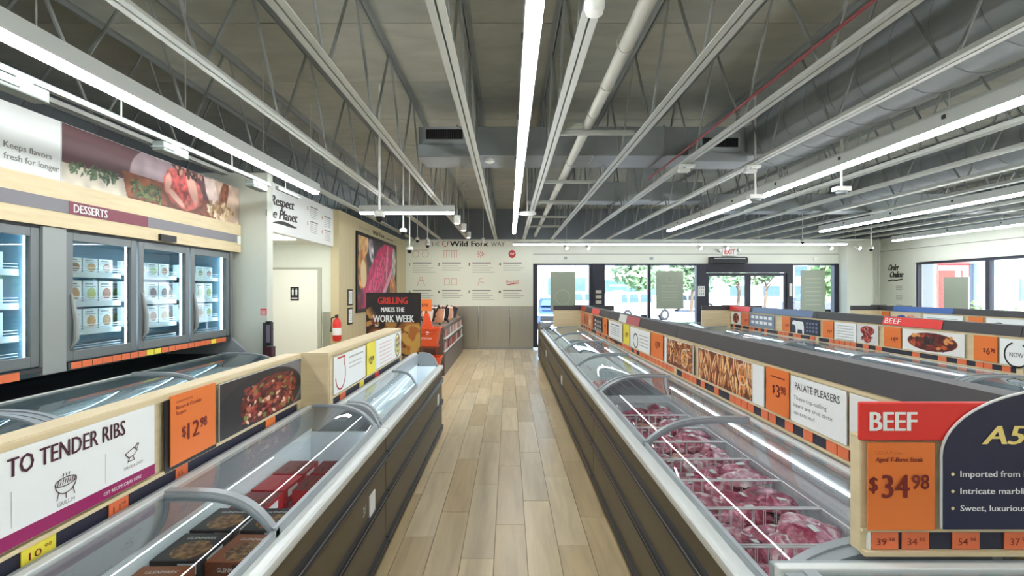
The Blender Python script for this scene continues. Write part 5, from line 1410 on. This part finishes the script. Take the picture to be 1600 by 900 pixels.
# ================================================================== GOODS IN THE CHEST COOLERS
# meat packs
def pack_mesh(seed, lx, ly, h):
    r = np.random.RandomState(seed); N = 14
    no = vnoise(N + 1, N + 1, 4, 4, seed) ; n2 = vnoise(N + 1, N + 1, 9, 9, seed + 50)
    def top(u, v):
        e = (1 - abs(2 * u - 1) ** 3.0) * (1 - abs(2 * v - 1) ** 3.0)
        i, j = int(round(u * N)), int(round(v * N))
        return ((u - .5) * lx, (v - .5) * ly, h * (.15 + .85 * e ** .5 * (.6 + .6 * no[j, i]) + .1 * (n2[j, i] - .5)))
    mb = MB(); mb.grid(top, N, N)
    mb.grid(lambda u, v: ((u - .5) * lx, (v - .5) * ly, h * .15 - h * .15 * (1 - abs(2 * u - 1) ** 4) * (1 - abs(2 * v - 1) ** 4)), 6, 6)
    return mb
def meat_mat(name, ramp):
    m = bpy.data.materials.new(name); m.use_nodes = True; nt = m.node_tree; b = nt.nodes['Principled BSDF']
    b.inputs['Roughness'].default_value = .35; b.inputs['Coat Weight'].default_value = 1; b.inputs['Coat Roughness'].default_value = .06
    tc = nt.nodes.new('ShaderNodeTexCoord'); oi = nt.nodes.new('ShaderNodeObjectInfo'); mu = nt.nodes.new('ShaderNodeMath'); mu.operation = 'MULTIPLY'; mu.inputs[1].default_value = 40
    ad = nt.nodes.new('ShaderNodeVectorMath'); ad.operation = 'ADD'
    nt.links.new(oi.outputs['Random'], mu.inputs[0]); nt.links.new(tc.outputs['Object'], ad.inputs[0]); nt.links.new(mu.outputs[0], ad.inputs[1])
    n = nt.nodes.new('ShaderNodeTexNoise'); n.inputs['Scale'].default_value = 17; n.inputs['Detail'].default_value = 5; n.inputs['Distortion'].default_value = 1.2
    r = nt.nodes.new('ShaderNodeValToRGB'); els = r.color_ramp.elements
    els[0].position = ramp[0][0]; els[0].color = (*s2l(ramp[0][1]), 1); els[1].position = ramp[-1][0]; els[1].color = (*s2l(ramp[-1][1]), 1)
    for p_, c_ in ramp[1:-1]: e = els.new(p_); e.color = (*s2l(c_), 1)
    nt.links.new(ad.outputs[0], n.inputs[0]); nt.links.new(n.outputs[0], r.inputs[0]); nt.links.new(r.outputs[0], b.inputs['Base Color'])
    n2 = nt.nodes.new('ShaderNodeTexNoise'); n2.inputs['Scale'].default_value = 45; n2.inputs['Detail'].default_value = 3; nt.links.new(ad.outputs[0], n2.inputs[0])
    bp = nt.nodes.new('ShaderNodeBump'); bp.inputs['Strength'].default_value = .8; bp.inputs['Distance'].default_value = .012
    nt.links.new(n2.outputs[0], bp.inputs['Height']); nt.links.new(bp.outputs[0], b.inputs['Normal']); nt.links.new(bp.outputs[0], b.inputs['Coat Normal'])
    MATS[name] = m; return m
M_RED = meat_mat('packed_red_meat', [(.30, (104, 10, 44)), (.50, (164, 30, 76)), (.60, (206, 110, 138)), (.70, (240, 214, 222))])
M_PINK = meat_mat('packed_pink_meat', [(.30, (140, 34, 72)), (.48, (190, 96, 122)), (.58, (226, 190, 196)), (.70, (240, 234, 232))])
M_BRN = meat_mat('packed_brown_meat', [(.30, (120, 50, 40)), (.48, (196, 110, 90)), (.58, (222, 180, 160)), (.70, (240, 232, 226))])
packs = []
for i in range(6):
    mb = pack_mesh(i + 3, (.19, .16, .22, .15, .2, .18)[i], (.15, .13, .16, .12, .13, .16)[i], (.055, .05, .06, .05, .045, .06)[i])
    o = mb.build('meat_pack', (M_RED, M_RED, M_PINK, M_PINK, M_BRN, M_RED)[i], smooth=True)
    lb = MB().box(-.018, .018, -.012, .012, .0, .001).build('label', LGREY, o); lb.location = (.01, 0, (.055, .05, .06, .05, .045, .06)[i] * 1.03); packs.append(o)
used = set()
def put_pack(k, x, y, z, rz, tilt, lab, grp):
    if k in used: o = copy_tree(packs[k])
    else: o = packs[k]; used.add(k)
    q_ = rg.uniform(1.0, 1.18); o.scale = (q_, q_, q_)
    o.location = (x, y, z); o.rotation_euler = (tilt[0], tilt[1], rz); tag(o, lab, 'meat pack', grp)
KN = ['red', 'red', 'pink', 'pink', 'brown', 'red']
rg = random.Random(21)
def fill_packs(y0, y1, x0, x1, ztop, nx, ny, where, kinds, layers=2, zbase=.43):
    for L in range(layers):
        for j in range(ny):
            for i in range(nx):
                k = rg.choice(kinds); x = x0 + (x1 - x0) * (i + .5) / nx + rg.uniform(-.02, .02); y = y0 + (y1 - y0) * (j + .5) / ny + rg.uniform(-.015, .015)
                z = zbase + L * (ztop - zbase) / max(1, layers) + rg.uniform(0, .015) + .09 * max(0, (i + .5) / nx - .3) * (L > 0)
                put_pack(k, x, y, z, rg.uniform(-.7, .7) + (PI / 2 if rg.random() < .3 else 0), (rg.uniform(-.25, .25), rg.uniform(-.25, .25)),
                         'packed %s meat, %s layer, %s row, %s, %s' % (KN[k], W1[L], W1[j], ('rail side', 'centre', 'divider side')[i], where), '%s meat packs in the %s' % (KN[k], where))
def wire_basket(x0, x1, y0, y1, z0, z1, lab, false_floor=True):
    q = thing('wire_basket', ((x0 + x1) / 2, (y0 + y1) / 2, z0), lab, 'wire basket')
    for (a, b, nm) in (((x0, y0), (x1, y0), 'front_grid'), ((x0, y1), (x1, y1), 'back_grid'), ((x0, y0), (x0, y1), 'side_grid'), ((x1, y0), (x1, y1), 'side_grid')):
        mb = MB(); A = Vector((*a, 0)); B_ = Vector((*b, 0)); L = (B_ - A).length
        for z in (z0, (z0 + z1) / 2 - .03, z1): mb.tube([A + Vector((0, 0, z)), B_ + Vector((0, 0, z))], .0032 if z < z1 else .0042, 5)
        n = int(L / .045)
        for i in range(n + 1):
            p = A.lerp(B_, i / n); mb.tube([p + Vector((0, 0, z0)), p + Vector((0, 0, z1))], .002, 4)
        mb.build(nm, WIRE, q)
    mb = MB()
    n = int((x1 - x0) / .06)
    for i in range(n + 1): x = x0 + (x1 - x0) * i / n; mb.tube([(x, y0, z0), (x, y1, z0)], .002, 4)
    mb.build('bottom_grid', WIRE, q)
BX0, BX1 = .80, 1.32
segs = [1.50, 1.85, 2.17, 2.49, 2.80, 3.12, 3.44, 3.78, 4.22]
for i in range(8):
    a, b = segs[i] + .008, segs[i + 1] - .008
    nm = '%s wire basket' % ORD[i]
    wire_basket(BX0, BX1, a, b, .40, .725, 'white wire basket in the nearest right cooler, %s from the camera' % ORD[i])
    kinds = [[0, 1, 5], [5, 0, 1, 2], [2, 0, 5, 1], [0, 2, 0, 5], [2, 0, 1, 4], [0, 5, 1], [4, 3, 0], [0, 1, 5]][i]
    fill_packs(a + .05, b - .05, BX0 + .07, BX1 - .07, .70, 3, 2, nm, kinds, 3)
# goods in the middle right cooler
for i, (a, b) in enumerate(((4.45, 4.95), (5.0, 5.5), (6.1, 6.6))):
    wire_basket(BX0, BX1, a, b, .32, .60, 'white wire basket in the middle right cooler, %s from the camera' % ORD[i])
    fill_packs(a + .05, b - .05, BX0 + .07, BX1 - .07, .48, 3, 2, '%s basket, middle right cooler' % ORD[i], [3, 4, 2], 2, .34)
# burger boxes
def bbox(w, l, h, body, topm, foodm, lblm, word):
    o = MB().box(-w / 2, w / 2, -l / 2, l / 2, 0, h).build('food_box', body)
    MB().box(-w / 2 + .004, w / 2 - .004, -l / 2 + .004, l / 2 - .004, h, h + .0006).build('top_print', topm, o)
    if foodm:
        mb = MB(); mb.add([(.01 + w * .38 * math.cos(a), -l * .12 + l * .33 * math.sin(a), h + .0012) for a in [i * PI / 9 for i in range(18)]], [list(range(18))]); mb.build('food_picture', foodm, o, fix=False)
    mb = MB(); mb.box(-w * .5 - .0005, -w * .5, -l * .3, l * .1, h * .2, h * .8); mb.box(w * .05, w * .42, -l / 2 - .0005, -l / 2, h * .2, h * .85); mb.box(w * .5, w * .5 + .0005, -l * .3, l * .2, h * .25, h * .8); mb.build('label', lblm, o)
    if word:
        vs, fs = text_geo(word); x0 = min(v[0] for v in vs); x1 = max(v[0] for v in vs); s_ = w * .62 / (x1 - x0)
        MB().add([((v[0] - (x0 + x1) / 2) * s_, l * .26 + v[1] * s_ * 1.2, h + .0014) for v in vs], fs).build('lettering', CARD, o, fix=False)
        MB().add([((v[0] - (x0 + x1) / 2) * s_ * .8, -l / 2 - .001, h * .35 + v[1] * s_ ) for v in vs], fs).build('lettering', CARD, o, fix=False)
    return o
FOODM = mat('box_food_print', (176, 136, 84), .4, noise=((92, 52, 30), (40, 40, 40), .35, .6)); FOODR = mat('box_meat_print', (150, 60, 40), .4, noise=((90, 26, 22), (40, 40, 40), .35, .6))
BKD = mat('charcoal_carton', (40, 36, 38), .35); RDB = mat('red_carton', (188, 30, 40), .35); BRB = mat('brown_carton', (120, 62, 36), .4)
kinds_b = [('charcoal', bbox(.17, .20, .055, BKD, BKD, FOODM, CARD, 'GLENMARK')), ('red', bbox(.16, .20, .06, RDB, mat('dark_red_top', (122, 28, 30), .35), FOODR, CARD, None)), ('red', bbox(.16, .20, .06, RDB, RDB, None, CARD, None)), ('brown', bbox(.17, .20, .05, BRB, mat('orange_top', (150, 84, 46), .4), FOODM, BKD, 'GLENMARK'))]
ub = set()
def put_box(k, x, y, z, rz, tilt, lab, grp):
    nm, p = kinds_b[k]
    if k in ub: o = copy_tree(p)
    else: o = p; ub.add(k)
    o.location = (x, y, z); o.rotation_euler = (tilt, 0, rz); tag(o, '%s %s' % (nm, lab), 'food box', '%s %s' % (nm, grp))
rb = random.Random(6)
def fill_boxes(y0, y1, x0, x1, z0, layers, kinds, where, rz=0):
    ny = max(1, int((y1 - y0) / .215)); nx = max(1, int((x1 - x0) / .178))
    for L in range(layers):
        for j in range(ny):
            for i in range(nx):
                if L == layers - 1 and rb.random() < .12: continue
                k = rb.choice(kinds)
                put_box(k, x0 + (x1 - x0) * (i + .5) / nx, y0 + (y1 - y0) * (j + .5) / ny, z0 + L * .062, rz + rb.uniform(-.05, .05), 0, 'food box, %s layer, %s row, %s, %s' % (W1[L], W1[j], ('divider side', 'rail side')[i], where), 'boxes %s' % where)
LX0, LX1 = -1.225, -.845
fill_boxes(.62, 1.48, LX0, LX1, .43, 5, [0, 0, 0, 0, 3], 'nearest left cooler, near part', 0)
fill_boxes(1.50, 2.16, LX0, LX1, .43, 5, [0, 0, 0, 3], 'nearest left cooler, by lid joint', 0)
fill_boxes(2.18, 2.83, LX0, LX1, .40, 5, [1, 2, 1], 'nearest left cooler, red stack', 0)
fill_boxes(3.5, 3.8, -1.06, -.86, .40, 3, [0], 'second left cooler, near end', 0)
fill_boxes(4.1, 4.75, -1.06, -.86, .33, 4, [0], 'second left cooler, middle', 0)
# goods barely seen in the other rows
for (xx, nm) in ((1.84, 'rear cooler'), (3.98, 'second-row cooler')):
    for i, y in enumerate((2.6, 3.4, 4.4, 5.4, 6.5, 7.6)):
        fill_packs(y, y + .45, xx - .25, xx + .2, .5, 3, 2, '%s, %s heap' % (nm, ORD[i]), [2, 3, 4], 1, .45) if i < 5 else None

# ================================================================== OUTSIDE
GZ = -0.15
struct(MB().box(-60, 120, YB + .2, 160, GZ - .2, GZ), 'ground_asphalt', mat('asphalt', (182, 184, 190), .9, noise=((170, 172, 178), (.6, .6, .6), .3, .7)))
struct(MB().box(-60, 120, YB + .2, YB + 2.6, GZ, GZ + .10), 'ground_pavement', mat('pavement', (206, 204, 198), .9))
struct(MB().box(XR + .2, 120, -40, YB + .2, GZ - .2, GZ), 'ground_side', MATS['pavement'])
o = MB().box(17, 30, 19.5, 31, GZ - .02, GZ + .01).build('grass_strip', mat('lawn', (96, 134, 70), .9, noise=((120, 156, 84), (3, 3, 3), .3, .7))); tag(o, 'green lawn strip beyond the side window', 'lawn', kind='stuff')
CARG = mat('car_window', (70, 90, 110), .1); TYRE = mat('tyre', (30, 30, 32), .7)
def car(x, y, rz, body, lab, suv=True, L=4.5, W=1.8):
    q = thing('parked_car', (0, 0, 0), lab, 'car')
    hh = 1.68 if suv else 1.45; bm_ = mat('car_paint_%s' % str(body), body, .25, coat=.8)
    lo = [(-L / 2, .35), (-L / 2 + .05, .85), (-L / 2 + .15, 1.0), (-L * .16, 1.05), (L / 2 - .1, 1.0), (L / 2, .8), (L / 2, .35)] if suv else [(-L / 2, .3), (-L / 2 + .1, .7), (-L * .2, .9), (L / 2 - .15, .95), (L / 2, .7), (L / 2, .3)]
    MB().prism(lo, lambda p: (p[0], -W / 2, p[1]), lambda p: (p[0], W / 2, p[1])).build('body', bm_, q, bevel=.06)
    ca = [(-L * .20, 1.0), (-L * .08, hh - .1), (-L * .02, hh), (L * .38, hh), (L * .47, 1.0)] if suv else [(-L * .22, .88), (-L * .06, hh - .05), (L * .2, hh), (L * .38, .9)]
    MB().prism(ca, lambda p: (p[0], -W / 2 + .12, p[1]), lambda p: (p[0], W / 2 - .12, p[1])).build('cabin', bm_, q, bevel=.05)
    for s in (-1, 1):
        for (a, b) in ((-L * .13, L * .07), (L * .1, L * .26), (L * .28, L * .38)):
            yy = s * (W / 2 - .115); MB().add([(a, yy, 1.06 if suv else .95), (b, yy, 1.06 if suv else .95), (b, yy, hh - .14), (a + .08, yy, hh - .14)], [(0, 1, 2, 3)]).build('side_window', CARG, q)
    MB().add([(-L * .20 - .02, -W * .36, 1.06), (-L * .20 - .02, W * .36, 1.06), (-L * .08 - .02, W * .33, hh - .12), (-L * .08 - .02, -W * .33, hh - .12)], [(0, 1, 2, 3)]).build('windscreen', CARG, q)
    for sx in (-.31, .31):
        for s in (-1, 1):
            o = MB().tube([(sx * L, s * (W / 2 - .2), .34), (sx * L, s * (W / 2 + .01), .34)], .34, 18).build('wheel', TYRE, q, smooth=True)
            MB().tube([(sx * L, s * (W / 2 + .011), .34), (sx * L, s * (W / 2 + .02), .34)], .2, 12).build('hub', CHROME, o)
    for s in (-1, 1): MB().box(-L / 2 - .02, -L / 2 + .05, s * W * .42 - .15, s * W * .42 + .15, .65, .8).build('headlamp', WPLAST, q)
    MB().box(-L / 2 - .03, -L / 2, -.5, .5, .42, .62).build('grille', BLACK, q)
    q.location = (x, y, GZ); q.rotation_euler = (0, 0, rz)
car(7.6, 30.5, math.radians(205), (236, 238, 240), 'white parked SUV seen through the window left of the entrance', True, 4.4)
car(2.3, 25.0, math.radians(80), (40, 60, 96), 'dark blue car parked in front of the leftmost window', False)
car(5.4, 36, math.radians(190), (206, 212, 216), 'silver car farther back behind the wide mullion', True)
car(15.5, 44, math.radians(180), (200, 204, 210), 'pale car in the distance right of the white SUV', False)
car(24, 40, math.radians(180), (70, 74, 84), 'dark car far away behind the sliding doors', False)
LEAF = [random_mat('leaf_green', [(120, 150, 112), (138, 166, 126)], .6), random_mat('leaf_pale', [(150, 182, 124), (168, 196, 140)], .6)]
BARK = mat('bark', (96, 80, 66), .9)
def tree(x, y, h, r, lab, m=0, seed=1, n=1000, trunk=.14, sz=.28):
    q = thing('street_tree', (x, y, GZ), lab, 'tree'); g = random.Random(seed)
    if trunk:
        mb = MB(); mb.tube([(x, y, GZ), (x + .1, y, GZ + h * .35), (x - .05, y, GZ + h * .75)], [trunk, trunk * .8, trunk * .3], 8)
        for k in range(5):
            a = g.uniform(0, 6.28); mb.tube([(x + .08, y, GZ + h * (.33 + .07 * k)), (x + math.cos(a) * r * .6, y + math.sin(a) * r * .6, GZ + h * (.55 + .07 * k))], [trunk * .5, trunk * .15], 6)
        mb.build('trunk', BARK, q, smooth=True)
    mb = MB(); cl = [(g.uniform(-.6, .6) * r, g.uniform(-.6, .6) * r, g.uniform(-.5, .6) * r, g.uniform(.3, .55) * r) for _ in range(12)]
    for _ in range(n):
        c = g.choice(cl); d = Vector((g.gauss(0, 1), g.gauss(0, 1), g.gauss(0, 1))).normalized() * c[3] * g.uniform(.6, 1.05)
        p = Vector((x + c[0], y + c[1], GZ + h - r * .9 + c[2])) + d
        if p.z < GZ + .02: p.z = GZ + .02 + g.random() * .2
        a = Vector((g.gauss(0, 1), g.gauss(0, 1), g.gauss(0, 1))).normalized() * sz; b = a.orthogonal().normalized() * sz * .6
        mb.add([p - a, p - b, p + a, p + b], [(0, 1, 2, 3)])
    o = mb.build('crown', LEAF[m], q, fix=False); o['kind'] = 'stuff'
tree(9.6, 38, 5.0, 1.9, 'street tree with a thin trunk behind the left thin mullion', 0, 1)
tree(14.6, 41, 4.9, 2.0, 'street tree partly behind the beige window poster', 0, 2)
tree(17.0, 38, 5.0, 1.7, 'street tree seen through the left sliding door', 0, 3)
tree(22.0, 44, 5.2, 1.9, 'street tree seen above the right sliding door', 0, 6)
tree(15.6, 24, 4.0, 1.5, 'pale green tree close outside the window right of the doors', 1, 4)
tree(20.4, 32, 4.6, 1.8, 'tall tree beyond the right end of the entrance windows', 1, 8)
for i, (x, y) in enumerate(((19.2, 20.8), (21.0, 21.7), (23.0, 22.6), (25.0, 23.4))):
    tree(x, y, 1.35, .85, 'round green bush outside the side window, %s from the left' % ORD[i], 1, 10 + i, 700, 0, .16)
# buildings across the street
BW = [mat('pale_facade', (226, 228, 232), .8), mat('beige_facade', (214, 208, 196), .8), mat('blueish_facade', (190, 200, 214), .8)]
def building(x0, x1, y0, y1, h, m, lab, nx, nz, side=None):
    q = thing('building', ((x0 + x1) / 2, y0, GZ), lab, 'building')
    MB().box(x0, x1, y0, y1, GZ, h).build('wall', BW[m], q)
    MB().box(x0 - .3, x1 + .3, y0 - .3, y1, h, h + .4).build('roof', BW[(m + 1) % 3], q)
    for i in range(nx):
        for j in range(nz):
            xa = x0 + (x1 - x0) * (i + .2) / nx; xb = x0 + (x1 - x0) * (i + .8) / nx; za = GZ + 1.0 + (h - 1) * j / nz; zb = za + (h - 1) / nz * .6
            f = MB().box(xa, xb, y0 - .08, y0, za, zb).build('window', LGREY, q); MB().box(xa + .1, xb - .1, y0 - .1, y0 - .08, za + .1, zb - .1).build('pane', CARG, f)
building(-8, 10, 62, 75, 5.0, 0, 'long low white building across the street at left', 6, 1)
building(11, 23, 66, 80, 4.6, 1, 'low beige building across the street behind the trees', 4, 1)
building(25, 44, 60, 75, 5.6, 0, 'white building across the street behind the doors', 5, 2)
building(31, 52, 32, 44, 9, 2, 'grey-blue apartment building beyond the side window', 6, 3)
t = thing('street_sign', (10.2, 46, GZ), 'blue and white road sign on posts beyond the white SUV', 'sign')
MB().box(9.0, 11.6, 46, 46.1, 1.6, 2.5).build('board', BLUE, t); MB().box(9.0, 11.6, 45.98, 46, 2.0, 2.1).build('stripe', CARD, t)
for x in (9.3, 11.3): MB().box(x, x + .1, 46.1, 46.2, GZ, 2.5).build('post', GREY, t)
t = thing('red_banner', (16.8, 19, GZ), 'tall red banner with white marks outside the side window', 'banner')
MB().box(15.9, 17.1, 19, 19.1, .6, 3.6).build('cloth', mat('banner_red', (226, 70, 76), .6), t); MB().tube([(15.85, 19.05, GZ), (15.85, 19.05, 3.9)], .05, 8).build('pole', WPLAST, t, smooth=True)
MB().box(16.55, 16.75, 18.985, 19, .9, 2.4).build('white_marks', CARD, t)
o = MB().box(15.2, 15.7, 20.0, 20.2, GZ, 3.2).build('pillar', BW[0]); tag(o, 'pale pillar outside at the left end of the side window', 'pillar')
MB_ = MB(); MB_.tube([(5.35, YB + 1.4, GZ + .1), (5.35, YB + 1.4, 1.0)], .1, 14)
bpy.context.view_layer.update()
